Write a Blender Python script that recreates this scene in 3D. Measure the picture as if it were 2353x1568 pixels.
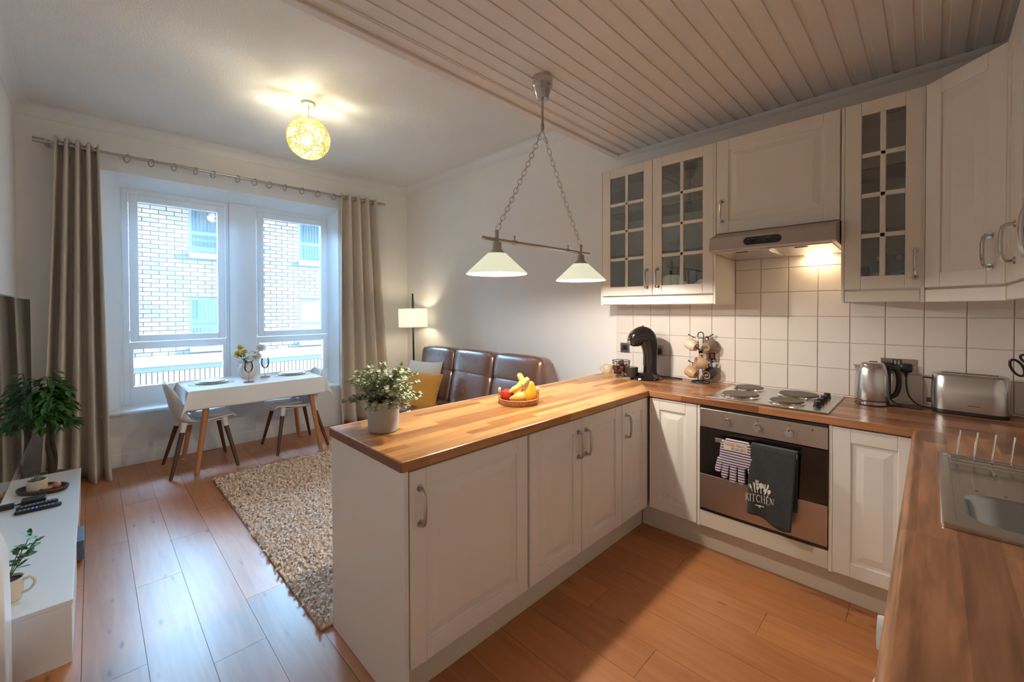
import bpy, math, random
from mathutils import Vector, Matrix, noise
random.seed(7)
PI = math.pi
SC = bpy.context.scene
for o in list(bpy.data.objects):
    bpy.data.objects.remove(o, do_unlink=True)
COL = SC.collection

# ------------------------------------------------------------------ camera
CAM_POS = Vector((5.2503, -3.1615, 1.4370))
FW = Vector((-0.70659941, 0.70750244, -0.01255303))
RT = Vector((0.70758076, 0.70662664, -0.0028744))
UP = Vector((-0.00683666, 0.01091333, 0.99991708))
cd = bpy.data.cameras.new('camera')
cam = bpy.data.objects.new('camera', cd)
COL.objects.link(cam)
M = Matrix.Identity(4)
for i in range(3):
    M[i][0] = RT[i]; M[i][1] = UP[i]; M[i][2] = -FW[i]; M[i][3] = CAM_POS[i]
cam.matrix_world = M
cd.sensor_width = 36.0
cd.lens = 36.0 * 965.129 / 2353.0
cd.shift_y = -(784.0 - 721.897) / 2353.0
cd.clip_start = 0.02
SC.camera = cam

# ------------------------------------------------------------------ world, sun, exposure
w = bpy.data.worlds.new('sky'); SC.world = w; w.use_nodes = True
bg = w.node_tree.nodes['Background']
bg.inputs[0].default_value = (0.33, 0.64, 1.0, 1)
bg.inputs[1].default_value = 48.0
sd = bpy.data.lights.new('sun', 'SUN'); sd.energy = 55.0; sd.angle = 0.02; sd.color = (1.0, 0.93, 0.84)
sun = bpy.data.objects.new('sun', sd); COL.objects.link(sun)
sun.rotation_euler = Vector((-0.42, -1.0, -0.26)).to_track_quat('-Z', 'Y').to_euler()
pd = bpy.data.lights.new('window_portal', 'AREA'); pd.shape = 'RECTANGLE'; pd.size = 2.1; pd.size_y = 2.2
pd.cycles.is_portal = True
po = bpy.data.objects.new('window_portal', pd); COL.objects.link(po)
po.location = (-0.47, -2.0, 1.57); po.rotation_euler = (PI/2, 0, -PI/2)
vs = SC.view_settings
vs.view_transform = 'Standard'; vs.look = 'None'; vs.gamma = 1.0; vs.exposure = 0.62
try: vs.use_curve_mapping = False
except Exception: pass
LAMP = dict(globe=52.0, pendant=24.0, floor=4.0, hood=.22)
SC.cycles.max_bounces = 16; SC.cycles.diffuse_bounces = 8; SC.cycles.transparent_max_bounces = 24

# ------------------------------------------------------------------ helpers
def hexrgb(r, g, b):
    f = lambda c: (c/255/12.92) if c/255 <= .04045 else ((c/255+.055)/1.055)**2.4
    return (f(r), f(g), f(b))

class MB:
    def __init__(s): s.v = []; s.f = []; s.mark = 0
    def begin(s): s.mark = len(s.v); return s
    def xf(s, Mx, start=None):
        a = s.mark if start is None else start
        for i in range(a, len(s.v)): s.v[i] = tuple(Mx @ Vector(s.v[i]))
        return s
    def box(s, x0, x1, y0, y1, z0, z1):
        if x0 > x1: x0, x1 = x1, x0
        if y0 > y1: y0, y1 = y1, y0
        if z0 > z1: z0, z1 = z1, z0
        n = len(s.v)
        s.v += [(x0,y0,z0),(x1,y0,z0),(x1,y1,z0),(x0,y1,z0),(x0,y0,z1),(x1,y0,z1),(x1,y1,z1),(x0,y1,z1)]
        s.f += [tuple(n+i for i in q) for q in ((0,3,2,1),(4,5,6,7),(0,1,5,4),(1,2,6,5),(2,3,7,6),(3,0,4,7))]
        return s
    def hexa(s, pts):   # 8 points ordered like box
        n = len(s.v); s.v += [tuple(p) for p in pts]
        s.f += [tuple(n+i for i in q) for q in ((0,3,2,1),(4,5,6,7),(0,1,5,4),(1,2,6,5),(2,3,7,6),(3,0,4,7))]
        return s
    def ring_loft(s, rings, caps=True, closed=False):
        n0 = len(s.v); m = len(rings[0])
        for r in rings: s.v += [tuple(p) for p in r]
        k = len(rings)
        for a in range(k if closed else k-1):
            b = (a+1) % k
            for i in range(m):
                j = (i+1) % m
                s.f.append((n0+a*m+i, n0+a*m+j, n0+b*m+j, n0+b*m+i))
        if caps and not closed:
            s.f.append(tuple(n0+i for i in reversed(range(m))))
            s.f.append(tuple(n0+(k-1)*m+i for i in range(m)))
        return s
    def cyl(s, p0, p1, r0, r1=None, n=16, caps=True):
        r1 = r0 if r1 is None else r1
        p0 = Vector(p0); p1 = Vector(p1); d = (p1-p0).normalized()
        a = Vector((0,0,1)) if abs(d.z) < .9 else Vector((1,0,0))
        u = d.cross(a).normalized(); w_ = d.cross(u)
        R = []
        for p, r in ((p0, r0), (p1, r1)):
            R.append([p + (u*math.cos(-2*PI*i/n) + w_*math.sin(-2*PI*i/n))*r for i in range(n)])
        return s.ring_loft(R, caps)
    def tube(s, pts, r, n=8, closed=False, flat=None):
        pts = [Vector(p) for p in pts]; k = len(pts); R = []
        up = None
        for i, p in enumerate(pts):
            if closed: t = pts[(i+1) % k] - pts[i-1]
            else: t = pts[min(i+1, k-1)] - pts[max(i-1, 0)]
            t.normalize()
            if up is None:
                a = Vector((0,0,1)) if abs(t.z) < .9 else Vector((1,0,0))
                up = t.cross(a).normalized()
            up = (up - t*up.dot(t)).normalized()
            w_ = t.cross(up)
            rr = r[i] if isinstance(r, (list, tuple)) else r
            R.append([p + (up*math.cos(-2*PI*q/n)*(flat or 1.0) + w_*math.sin(-2*PI*q/n))*rr for q in range(n)])
        return s.ring_loft(R, True, closed)
    def lathe(s, prof, c=(0,0,0), n=28):
        c = Vector(c); n0 = len(s.v); idx = []
        for r, z in prof:
            if r < 1e-6:
                s.v.append((c.x, c.y, c.z+z)); idx.append([len(s.v)-1]*n)
            else:
                st = len(s.v)
                for i in range(n): s.v.append((c.x+r*math.cos(2*PI*i/n), c.y+r*math.sin(2*PI*i/n), c.z+z))
                idx.append(list(range(st, st+n)))
        for a in range(len(prof)-1):
            A, B = idx[a], idx[a+1]
            for i in range(n):
                j = (i+1) % n; q = []
                for t in (A[i], A[j], B[j], B[i]):
                    if t not in q: q.append(t)
                if len(q) > 2: s.f.append(tuple(q))
        return s
    def grid(s, fn, nu, nv, closeu=False):
        n0 = len(s.v)
        for b in range(nv+1):
            for a in range(nu if closeu else nu+1): s.v.append(tuple(fn(a/nu, b/nv)))
        W = nu if closeu else nu+1
        for b in range(nv):
            for a in range(nu):
                a2 = (a+1) % W
                s.f.append((n0+b*W+a, n0+b*W+a2, n0+(b+1)*W+a2, n0+(b+1)*W+a))
        return s
    def puff(s, c, h, e=.5, nu=28, nv=16, rot=None):
        c = Vector(c)
        def pw(x): return math.copysign(abs(x)**e, x)
        def fn(u, v):
            t = -PI + 2*PI*u; p = -PI/2 + PI*v
            q = Vector((h[0]*pw(math.cos(p))*pw(math.cos(t)), h[1]*pw(math.cos(p))*pw(math.sin(t)), h[2]*pw(math.sin(p))))
            if rot: q = rot @ q
            return c + q
        return s.grid(fn, nu, nv, True)
    def sphere(s, c, r, n=20, m=12, sc=(1,1,1)):
        return s.puff(c, (r*sc[0], r*sc[1], r*sc[2]), 1.0, n, m)
    def prism(s, poly, d0, d1, fn):   # fn(a,b,d)->xyz ; poly counter-clockwise seen from +d
        n = len(poly); n0 = len(s.v)
        s.v += [tuple(fn(a, b, d0)) for a, b in poly] + [tuple(fn(a, b, d1)) for a, b in poly]
        s.f.append(tuple(n0+i for i in reversed(range(n)))); s.f.append(tuple(n0+n+i for i in range(n)))
        for i in range(n):
            j = (i+1) % n; s.f.append((n0+i, n0+j, n0+n+j, n0+n+i))
        return s
    def torus(s, c, R, r, rot=None, n=20, m=8, sx=1.0):
        c = Vector(c); P = []
        for i in range(n):
            t = 2*PI*i/n; p = Vector((R*sx*math.cos(t), R*math.sin(t), 0))
            P.append(c + (rot @ p if rot else p))
        return s.tube(P, r, m, True)
    def mesh(s, name, shift=None):
        me = bpy.data.meshes.new(name)
        v = s.v
        if shift is not None: v = [(a-shift[0], b-shift[1], c-shift[2]) for a, b, c in v]
        me.from_pydata(v, [], s.f); me.update()
        return me

ORI = {}
def setp(o, label=None, cat=None, group=None, kind=None):
    if label: o['label'] = label
    if cat: o['category'] = cat
    if group: o['group'] = group
    if kind: o['kind'] = kind
    return o
def thing(name, label, cat, loc, group=None, rz=0.0):
    o = bpy.data.objects.new(name, None); COL.objects.link(o)
    o.empty_display_size = .05; o.location = loc; o.rotation_euler = (0, 0, rz)
    ORI[o.name] = Vector(loc)
    return setp(o, label, cat, group)
def put(mb, name, mat, parent=None, smooth=None, bevel=0.0, bseg=2, sub=0, solid=0.0, label=None, local=False, kind=None, org=None, ang=35):
    sh = None
    if parent is not None and not local: sh = ORI.get(parent.name, Vector((0,0,0)))
    if parent is None: sh = Vector(org) if org is not None else None
    me = mb.mesh(name, sh) if isinstance(mb, MB) else mb
    o = bpy.data.objects.new(name, me); COL.objects.link(o)
    if sh is not None: ORI[o.name] = Vector(sh)
    if parent is not None: o.parent = parent
    elif sh is not None: o.location = sh
    if mat is not None and not me.materials: me.materials.append(mat)
    if smooth:
        for p in me.polygons: p.use_smooth = True
        me.set_sharp_from_angle(angle=math.radians(ang))
    if solid:
        md = o.modifiers.new('solid', 'SOLIDIFY'); md.thickness = solid; md.offset = 0
    if bevel:
        md = o.modifiers.new('bevel', 'BEVEL'); md.width = bevel; md.segments = bseg; md.limit_method = 'ANGLE'; md.angle_limit = math.radians(40)
    if sub:
        md = o.modifiers.new('sub', 'SUBSURF'); md.levels = sub; md.render_levels = sub
    if label: o['label'] = label
    if kind: o['kind'] = kind
    return o
def single(mb, name, mat, label, cat, org, group=None, **kw):
    o = put(mb, name, mat, None, org=org, **kw); return setp(o, label, cat, group)
def struct(mb, name, mat, **kw):
    o = put(mb, name, mat, None, org=kw.pop('org', (0,0,0)), **kw); o['kind'] = 'structure'; return o
def dup(o, parent=None):
    c = o.copy(); COL.objects.link(c); c.parent = parent
    for ch in list(o.children): dup(ch, c)
    return c
def child_copy(mesh_obj_data, name, parent, loc=(0,0,0), rot=(0,0,0), scale=(1,1,1)):
    o = bpy.data.objects.new(name, mesh_obj_data); COL.objects.link(o); o.parent = parent
    o.location = loc; o.rotation_euler = rot; o.scale = scale; return o
def RZ(a): return Matrix.Rotation(a, 4, 'Z')
def T(x, y, z): return Matrix.Translation((x, y, z))
def text_mesh(s, size, align='CENTER', bold=False, spacing=1.0):
    cu = bpy.data.curves.new('txt', 'FONT'); cu.body = s; cu.size = size; cu.align_x = align; cu.space_character = spacing
    cu.resolution_u = 3
    if bold: cu.offset = size*.02
    ob = bpy.data.objects.new('txt', cu); COL.objects.link(ob)
    dg = bpy.context.evaluated_depsgraph_get()
    me = bpy.data.meshes.new_from_object(ob.evaluated_get(dg))
    vs_ = [tuple(v.co) for v in me.vertices]; fs = [tuple(p.vertices) for p in me.polygons]
    bpy.data.objects.remove(ob); bpy.data.meshes.remove(me); bpy.data.curves.remove(cu)
    m = MB(); m.v = vs_; m.f = fs
    return m
# ------------------------------------------------------------------ materials
def newmat(name):
    m = bpy.data.materials.new(name); m.use_nodes = True
    nt = m.node_tree; return m, nt, nt.nodes, nt.links, nt.nodes['Principled BSDF']
def mixrgb(nt, blend, fac, a, b):
    n = nt.nodes.new('ShaderNodeMix'); n.data_type = 'RGBA'; n.blend_type = blend
    for sock, val in ((0, fac), (6, a), (7, b)):
        if hasattr(val, 'links') or hasattr(val, 'is_linked'): nt.links.new(val, n.inputs[sock])
        elif isinstance(val, (int, float)): n.inputs[sock].default_value = val
        else: n.inputs[sock].default_value = (*val, 1)
    return n.outputs[2]
def P(name, col, rough=.5, metal=0., spec=.5, bump=0., bs=60., var=.04, vs_=5., stretch=(1,1,1), coat=0., sheen=0., emit=None, es=0., bd=2., aniso=0.):
    m, nt, N, L, b = newmat(name)
    b.inputs['Roughness'].default_value = rough; b.inputs['Metallic'].default_value = metal
    b.inputs['Specular IOR Level'].default_value = spec
    if coat: b.inputs['Coat Weight'].default_value = coat; b.inputs['Coat Roughness'].default_value = .08
    if sheen: b.inputs['Sheen Weight'].default_value = sheen
    if aniso: b.inputs['Anisotropic'].default_value = aniso
    tc = N.new('ShaderNodeTexCoord'); mp = N.new('ShaderNodeMapping'); mp.inputs['Scale'].default_value = stretch
    L.new(tc.outputs['Object'], mp.inputs[0])
    nz = N.new('ShaderNodeTexNoise'); nz.inputs['Scale'].default_value = vs_; nz.inputs['Detail'].default_value = bd
    L.new(mp.outputs[0], nz.inputs['Vector'])
    rp = N.new('ShaderNodeMapRange'); rp.inputs[3].default_value = 1-var*2; rp.inputs[4].default_value = 1+var*2
    L.new(nz.outputs[0], rp.inputs[0])
    c = mixrgb(nt, 'MULTIPLY', 1.0, col, rp.outputs[0])
    L.new(c, b.inputs['Base Color'])
    if bump:
        n2 = N.new('ShaderNodeTexNoise'); n2.inputs['Scale'].default_value = bs; n2.inputs['Detail'].default_value = 3
        L.new(mp.outputs[0], n2.inputs['Vector'])
        bp = N.new('ShaderNodeBump'); bp.inputs['Strength'].default_value = bump; bp.inputs['Distance'].default_value = .01
        L.new(n2.outputs[0], bp.inputs['Height']); L.new(bp.outputs[0], b.inputs['Normal'])
    if emit:
        b.inputs['Emission Color'].default_value = (*emit, 1); b.inputs['Emission Strength'].default_value = es
    return m
def thin_glass(name, tint=(1,1,1), gloss=.06, rough=.0):
    m, nt, N, L, b = newmat(name); out = N['Material Output']
    tr = N.new('ShaderNodeBsdfTransparent'); tr.inputs[0].default_value = (*tint, 1)
    gl = N.new('ShaderNodeBsdfGlossy'); gl.inputs['Roughness'].default_value = rough
    fr = N.new('ShaderNodeFresnel'); fr.inputs[0].default_value = 1.45
    ad = N.new('ShaderNodeMath'); ad.operation = 'ADD'; ad.inputs[1].default_value = gloss; ad.use_clamp = True
    L.new(fr.outputs[0], ad.inputs[0])
    mx = N.new('ShaderNodeMixShader'); L.new(ad.outputs[0], mx.inputs[0]); L.new(tr.outputs[0], mx.inputs[1]); L.new(gl.outputs[0], mx.inputs[2])
    L.new(mx.outputs[0], out.inputs[0]); N.remove(b); return m
def sheer_mat(name, col, thru):
    m, nt, N, L, b = newmat(name); out = N['Material Output']
    tr = N.new('ShaderNodeBsdfTransparent'); tl = N.new('ShaderNodeBsdfTranslucent'); df = N.new('ShaderNodeBsdfDiffuse')
    tl.inputs[0].default_value = (*col, 1); df.inputs[0].default_value = (*col, 1)
    a = N.new('ShaderNodeMixShader'); a.inputs[0].default_value = .5; L.new(tl.outputs[0], a.inputs[1]); L.new(df.outputs[0], a.inputs[2])
    tc = N.new('ShaderNodeTexCoord'); nz = N.new('ShaderNodeTexNoise'); nz.inputs['Scale'].default_value = 14; L.new(tc.outputs['Object'], nz.inputs['Vector'])
    rp = N.new('ShaderNodeMapRange'); rp.inputs[3].default_value = 1-thru-.02; rp.inputs[4].default_value = 1-thru+.02; L.new(nz.outputs[0], rp.inputs[0])
    mx = N.new('ShaderNodeMixShader'); L.new(rp.outputs[0], mx.inputs[0]); L.new(tr.outputs[0], mx.inputs[1]); L.new(a.outputs[0], mx.inputs[2])
    L.new(mx.outputs[0], out.inputs[0]); N.remove(b); return m
def shade_mat(name, col, emit, es, thru=.5):   # lit lamp shade: translucent and glowing
    m, nt, N, L, b = newmat(name); out = N['Material Output']
    tl = N.new('ShaderNodeBsdfTranslucent'); df = N.new('ShaderNodeBsdfDiffuse'); em = N.new('ShaderNodeEmission')
    for n in (tl, df): n.inputs[0].default_value = (*col, 1)
    em.inputs[0].default_value = (*emit, 1); em.inputs[1].default_value = es
    a = N.new('ShaderNodeMixShader'); a.inputs[0].default_value = thru; L.new(df.outputs[0], a.inputs[1]); L.new(tl.outputs[0], a.inputs[2])
    ad = N.new('ShaderNodeAddShader'); L.new(a.outputs[0], ad.inputs[0]); L.new(em.outputs[0], ad.inputs[1])
    L.new(ad.outputs[0], out.inputs[0]); N.remove(b); return m
def leaf_mat(name, c1, c2, rough=.45):
    m, nt, N, L, b = newmat(name)
    oi = N.new('ShaderNodeObjectInfo'); tc = N.new('ShaderNodeTexCoord'); nz = N.new('ShaderNodeTexNoise'); nz.inputs['Scale'].default_value = 40
    L.new(tc.outputs['Object'], nz.inputs['Vector'])
    ad = N.new('ShaderNodeMath'); ad.operation = 'MULTIPLY_ADD'; ad.inputs[1].default_value = .4; L.new(nz.outputs[0], ad.inputs[0])
    ml = N.new('ShaderNodeMath'); ml.operation = 'MULTIPLY'; ml.inputs[1].default_value = .75; L.new(oi.outputs['Random'], ml.inputs[0]); L.new(ml.outputs[0], ad.inputs[2])
    L.new(mixrgb(nt, 'MIX', ad.outputs[0], c1, c2), b.inputs['Base Color'])
    b.inputs['Roughness'].default_value = rough; return m
def block_wood(name, along, c1, c2, c3, row=.046, length=.42, rough=.3, grain=.15):
    m, nt, N, L, b = newmat(name)
    tc = N.new('ShaderNodeTexCoord'); mp = N.new('ShaderNodeMapping')
    if along == 'y': mp.inputs['Rotation'].default_value = (0, 0, PI/2)
    L.new(tc.outputs['Object'], mp.inputs[0])
    def br(a, c, ln, off):
        n = N.new('ShaderNodeTexBrick'); n.inputs['Scale'].default_value = 1.0; n.inputs['Mortar Size'].default_value = 0.0
        n.inputs['Brick Width'].default_value = ln; n.inputs['Row Height'].default_value = row; n.offset = off; n.offset_frequency = 3; n.squash = 1.0
        n.inputs['Color1'].default_value = (*a, 1); n.inputs['Color2'].default_value = (*c, 1); L.new(mp.outputs[0], n.inputs['Vector']); return n.outputs[0]
    base = mixrgb(nt, 'MIX', .12, br(c2, c3, length, .37), c1)
    m2 = N.new('ShaderNodeMapping'); m2.inputs['Scale'].default_value = (3, 55, 55); L.new(mp.outputs[0], m2.inputs[0])
    nz = N.new('ShaderNodeTexNoise'); nz.inputs['Scale'].default_value = 1.0; nz.inputs['Detail'].default_value = 6; nz.inputs['Distortion'].default_value = .6; L.new(m2.outputs[0], nz.inputs['Vector'])
    rp = N.new('ShaderNodeMapRange'); rp.inputs[1].default_value = .25; rp.inputs[2].default_value = .75; rp.inputs[3].default_value = .78; rp.inputs[4].default_value = 1.15; L.new(nz.outputs[0], rp.inputs[0])
    base = mixrgb(nt, 'MULTIPLY', 1.0, base, rp.outputs[0])
    m3 = N.new('ShaderNodeMapping'); m3.inputs['Scale'].default_value = (1.6, 14, 14); L.new(mp.outputs[0], m3.inputs[0])
    n3 = N.new('ShaderNodeTexNoise'); n3.inputs['Scale'].default_value = 1.3; n3.inputs['Detail'].default_value = 4; n3.inputs['Distortion'].default_value = 1.6; L.new(m3.outputs[0], n3.inputs['Vector'])
    r3 = N.new('ShaderNodeMapRange'); r3.inputs[1].default_value = .3; r3.inputs[2].default_value = .7; r3.inputs[3].default_value = 1-grain; r3.inputs[4].default_value = 1+grain*.4; L.new(n3.outputs[0], r3.inputs[0])
    L.new(mixrgb(nt, 'MULTIPLY', 1.0, base, r3.outputs[0]), b.inputs['Base Color'])
    b.inputs['Roughness'].default_value = rough; b.inputs['Specular IOR Level'].default_value = .4; return m
def plank_mat(name, c1, c2, knot):
    m, nt, N, L, b = newmat(name)
    tc = N.new('ShaderNodeTexCoord'); oi = N.new('ShaderNodeObjectInfo')
    ml = N.new('ShaderNodeMath'); ml.operation = 'MULTIPLY'; ml.inputs[1].default_value = 37.0; L.new(oi.outputs['Random'], ml.inputs[0])
    va = N.new('ShaderNodeVectorMath'); va.operation = 'ADD'; L.new(tc.outputs['Object'], va.inputs[0]); L.new(ml.outputs[0], va.inputs[1])
    mp = N.new('ShaderNodeMapping'); mp.inputs['Scale'].default_value = (2.2, 26, 1); L.new(va.outputs[0], mp.inputs[0])
    nz = N.new('ShaderNodeTexNoise'); nz.inputs['Scale'].default_value = 1.0; nz.inputs['Detail'].default_value = 6; nz.inputs['Distortion'].default_value = .9; L.new(mp.outputs[0], nz.inputs['Vector'])
    rp = N.new('ShaderNodeMapRange'); rp.inputs[1].default_value = .25; rp.inputs[2].default_value = .75; L.new(nz.outputs[0], rp.inputs[0])
    base = mixrgb(nt, 'MIX', rp.outputs[0], c1, c2)
    rr = N.new('ShaderNodeMapRange'); rr.inputs[3].default_value = .86; rr.inputs[4].default_value = 1.12; L.new(oi.outputs['Random'], rr.inputs[0])
    base = mixrgb(nt, 'MULTIPLY', 1.0, base, rr.outputs[0])
    m3 = N.new('ShaderNodeMapping'); m3.inputs['Scale'].default_value = (2.6, 8.5, 1); L.new(va.outputs[0], m3.inputs[0])
    vo = N.new('ShaderNodeTexVoronoi'); vo.inputs['Scale'].default_value = 1.6; L.new(m3.outputs[0], vo.inputs['Vector'])
    r2 = N.new('ShaderNodeMapRange'); r2.inputs[1].default_value = .05; r2.inputs[2].default_value = .15; r2.inputs[3].default_value = .75; r2.inputs[4].default_value = 0.0; L.new(vo.outputs['Distance'], r2.inputs[0])
    base = mixrgb(nt, 'MIX', r2.outputs[0], base, knot)
    L.new(base, b.inputs['Base Color']); b.inputs['Roughness'].default_value = .33; b.inputs['Specular IOR Level'].default_value = .45
    bp = N.new('ShaderNodeBump'); bp.inputs['Strength'].default_value = .06; bp.inputs['Distance'].default_value = .005; L.new(nz.outputs[0], bp.inputs['Height']); L.new(bp.outputs[0], b.inputs['Normal'])
    return m
def brushed(name, col, rough, sx=(1, 1, 90), metal=1.0):
    m, nt, N, L, b = newmat(name)
    tc = N.new('ShaderNodeTexCoord'); mp = N.new('ShaderNodeMapping'); mp.inputs['Scale'].default_value = sx; L.new(tc.outputs['Object'], mp.inputs[0])
    nz = N.new('ShaderNodeTexNoise'); nz.inputs['Scale'].default_value = 8; nz.inputs['Detail'].default_value = 4; L.new(mp.outputs[0], nz.inputs['Vector'])
    rp = N.new('ShaderNodeMapRange'); rp.inputs[3].default_value = rough-.02; rp.inputs[4].default_value = rough+.03; L.new(nz.outputs[0], rp.inputs[0])
    L.new(rp.outputs[0], b.inputs['Roughness']); b.inputs['Metallic'].default_value = metal; b.inputs['Base Color'].default_value = (*col, 1); return m
def weave(name, c1, c2, sc, rough=.7):
    m, nt, N, L, b = newmat(name)
    tc = N.new('ShaderNodeTexCoord'); ch = N.new('ShaderNodeTexChecker'); ch.inputs['Scale'].default_value = sc
    L.new(tc.outputs['UV'], ch.inputs['Vector']); ch.inputs['Color1'].default_value = (*c1, 1); ch.inputs['Color2'].default_value = (*c2, 1)
    L.new(ch.outputs[0], b.inputs['Base Color']); b.inputs['Roughness'].default_value = rough
    bp = N.new('ShaderNodeBump'); bp.inputs['Strength'].default_value = .4; bp.inputs['Distance'].default_value = .003; L.new(ch.outputs[1], bp.inputs['Height']); L.new(bp.outputs[0], b.inputs['Normal'])
    return m
def glove_mat(name):
    m, nt, N, L, b = newmat(name)
    tc = N.new('ShaderNodeTexCoord'); wv = N.new('ShaderNodeTexWave'); wv.bands_direction = 'Z'; wv.inputs['Scale'].default_value = 22; wv.inputs['Distortion'].default_value = .4
    L.new(tc.outputs['Object'], wv.inputs['Vector'])
    gt = N.new('ShaderNodeMath'); gt.operation = 'GREATER_THAN'; gt.inputs[1].default_value = .52; L.new(wv.outputs['Fac'], gt.inputs[0])
    L.new(mixrgb(nt, 'MIX', gt.outputs[0], (.70, .56, .40), (.03, .05, .26)), b.inputs['Base Color']); b.inputs['Roughness'].default_value = .85; return m

MT = {}
MT['wall'] = P('wall_paint', (.80, .78, .76), .85, spec=.2, bump=.06, bs=220, var=.012)
MT['ceil'] = P('ceiling_artex', (.78, .76, .74), .9, spec=.15, bump=.34, bs=95, var=.02, vs_=3)
MT['board'] = P('ceiling_board_paint', (.78, .745, .72), .42, spec=.4, bump=.03, bs=90, var=.02, vs_=2, stretch=(3, .4, 1))
MT['trim'] = P('trim_gloss_white', (.76, .75, .74), .4, var=.01)
MT['upvc'] = P('window_frame_plastic', (.80, .81, .82), .35, var=.01)
MT['cab'] = P('cabinet_white_foil', (.76, .725, .69), .32, spec=.45, var=.012)
MT['cream'] = P('cabinet_cream_foil', (.77, .73, .65), .33, spec=.45, var=.012)
MT['plinth'] = P('plinth_cream', (.66, .61, .52), .4, var=.015)
MT['wt_y'] = block_wood('worktop_staves_lengthwise', 'y', (.50, .235, .075), (.25, .095, .028), (.66, .345, .12))
MT['wt_x'] = block_wood('worktop_staves_crosswise', 'x', (.36, .15, .065), (.19, .070, .030), (.48, .22, .10), rough=.24)
MT['wt_s'] = block_wood('worktop_walnut_staves', 'y', (.34, .15, .075), (.13, .050, .028), (.52, .26, .135), row=.068, length=.95, grain=.42)
MT['endgrain'] = P('worktop_dark_end', (.20, .075, .025), .5, var=.18, vs_=40, stretch=(1, 1, 2))
MT['plank'] = plank_mat('floor_laminate', (.48, .205, .080), (.36, .138, .050), (.12, .048, .022))
MT['tile'] = P('tile_glazed', (.74, .70, .665), .16, spec=.5, var=.015)
MT['grout'] = P('grout', (.60, .51, .45), .9, var=.05)
MT['steel'] = brushed('brushed_steel', (.62, .61, .60), .25, (90, 90, 2))
MT['steel_h'] = brushed('brushed_steel_horizontal', (.50, .44, .39), .36, (2, 2, 90))
MT['steel_sink'] = P('sink_steel', (.58, .56, .53), .27, metal=1, var=.02)
MT['bowl'] = P('sink_steel_shaded', (.36, .37, .36), .24, metal=1, var=.03)  # same steel as the sink top; the bowl's shade is put into the colour
MT['cabin'] = P('cabinet_interior_white', (.84, .83, .80), .5, var=.01)
MT['chrome'] = P('chrome', (.72, .72, .72), .1, metal=1, var=.0)
MT['nickel'] = P('satin_nickel', (.50, .46, .41), .3, metal=1, var=.02)
MT['nickel_b'] = P('bright_nickel', (.62, .60, .57), .2, metal=1, var=.02)
MT['black'] = P('black_plastic', (.014, .014, .015), .4, var=.1)
MT['blackgloss'] = P('black_gloss', (.008, .007, .007), .1, spec=.6, var=.05)
MT['iron'] = P('black_wire', (.018, .016, .015), .45, var=.1)
MT['castiron'] = P('cast_iron_plate', (.115, .085, .068), .5, metal=.3, var=.08, bump=.1, bs=120)
MT['ovenglass'] = P('oven_glass', (.006, .005, .005), .06, spec=.6, var=.0)
MT['screen'] = P('screen_glass', (.022, .021, .021), .02, spec=.95, var=.0)
MT['glass'] = thin_glass('pane_glass', (.97, .99, .99), .0)
MT['cabglass'] = thin_glass('cabinet_glass', (.97, .985, .98), .09)
MT['drinkglass'] = thin_glass('drinking_glass', (.985, .99, .995), .03)
MT['shelfglass'] = thin_glass('shelf_glass', (.55, .68, .66), .05)
MT['sheer'] = sheer_mat('sheer_voile', (.84, .92, 1.0), .80)
MT['linen'] = P('curtain_linen', (.60, .53, .455), .85, spec=.2, bump=.12, bs=260, var=.04, sheen=.2)
MT['leather'] = P('brown_leather', (.15, .058, .032), .27, spec=1.0, coat=.35, bump=.09, bs=16, var=.12, vs_=7)
_b = MT['leather'].node_tree.nodes['Principled BSDF']; _b.inputs['Coat Weight'].default_value = 1.0; _b.inputs['Coat IOR'].default_value = 1.75; _b.inputs['Coat Roughness'].default_value = .24
MT['gold'] = P('mustard_fabric', (.50, .235, .030), .85, bump=.08, bs=200, var=.05, sheen=.2)
MT['creamfab'] = P('cream_fabric', (.66, .61, .55), .9, bump=.08, bs=200, var=.03)
MT['rugb'] = P('rug_backing', (.55, .44, .34), .95, var=.08)
MT['cloth'] = P('table_linen', (.80, .79, .79), .85, bump=.05, bs=260, var=.01)
MT['chairw'] = P('white_moulded_plastic', (.80, .79, .78), .38, var=.01)
MT['walnut'] = P('walnut_leg', (.085, .037, .020), .42, var=.2, vs_=8, stretch=(12, 12, 1))
MT['beech'] = P('beech_leg', (.50, .205, .085), .42, var=.1, vs_=8, stretch=(12, 12, 1))
MT['ceramic'] = P('white_ceramic', (.80, .78, .76), .3, var=.02)
MT['vase'] = P('matt_vase', (.72, .69, .67), .6, var=.02)
MT['mat'] = P('woven_mat', (.70, .64, .57), .85, bump=.4, bs=180, var=.06)
MT['cork'] = P('cork', (.42, .27, .17), .85, var=.12, vs_=90)
MT['leaf'] = leaf_mat('ficus_leaf', (.014, .060, .012), (.06, .20, .035))
MT['euc'] = leaf_mat('eucalyptus_leaf', (.26, .33, .19), (.66, .67, .50), .6)
MT['succ'] = leaf_mat('succulent_leaf', (.12, .20, .12), (.28, .36, .24))
MT['jade'] = leaf_mat('jade_leaf', (.03, .10, .015), (.08, .20, .03))
MT['stem'] = P('plant_stem', (.10, .14, .05), .6, var=.1)
MT['bark'] = P('bark', (.055, .038, .028), .8, bump=.3, bs=40, var=.2)
MT['soil'] = P('soil', (.03, .02, .014), .95, bump=.5, bs=60, var=.2)
MT['terra'] = P('planter_grey', (.16, .15, .14), .8, var=.06)
MT['yellowfl'] = P('yellow_petals', (.78, .60, .08), .7, var=.08, vs_=60)
MT['whitefl'] = P('white_petals', (.84, .83, .80), .7, var=.03)
MT['wicker'] = P('rattan', (.42, .17, .065), .55, bump=.7, bs=110, var=.2, vs_=90)
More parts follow.
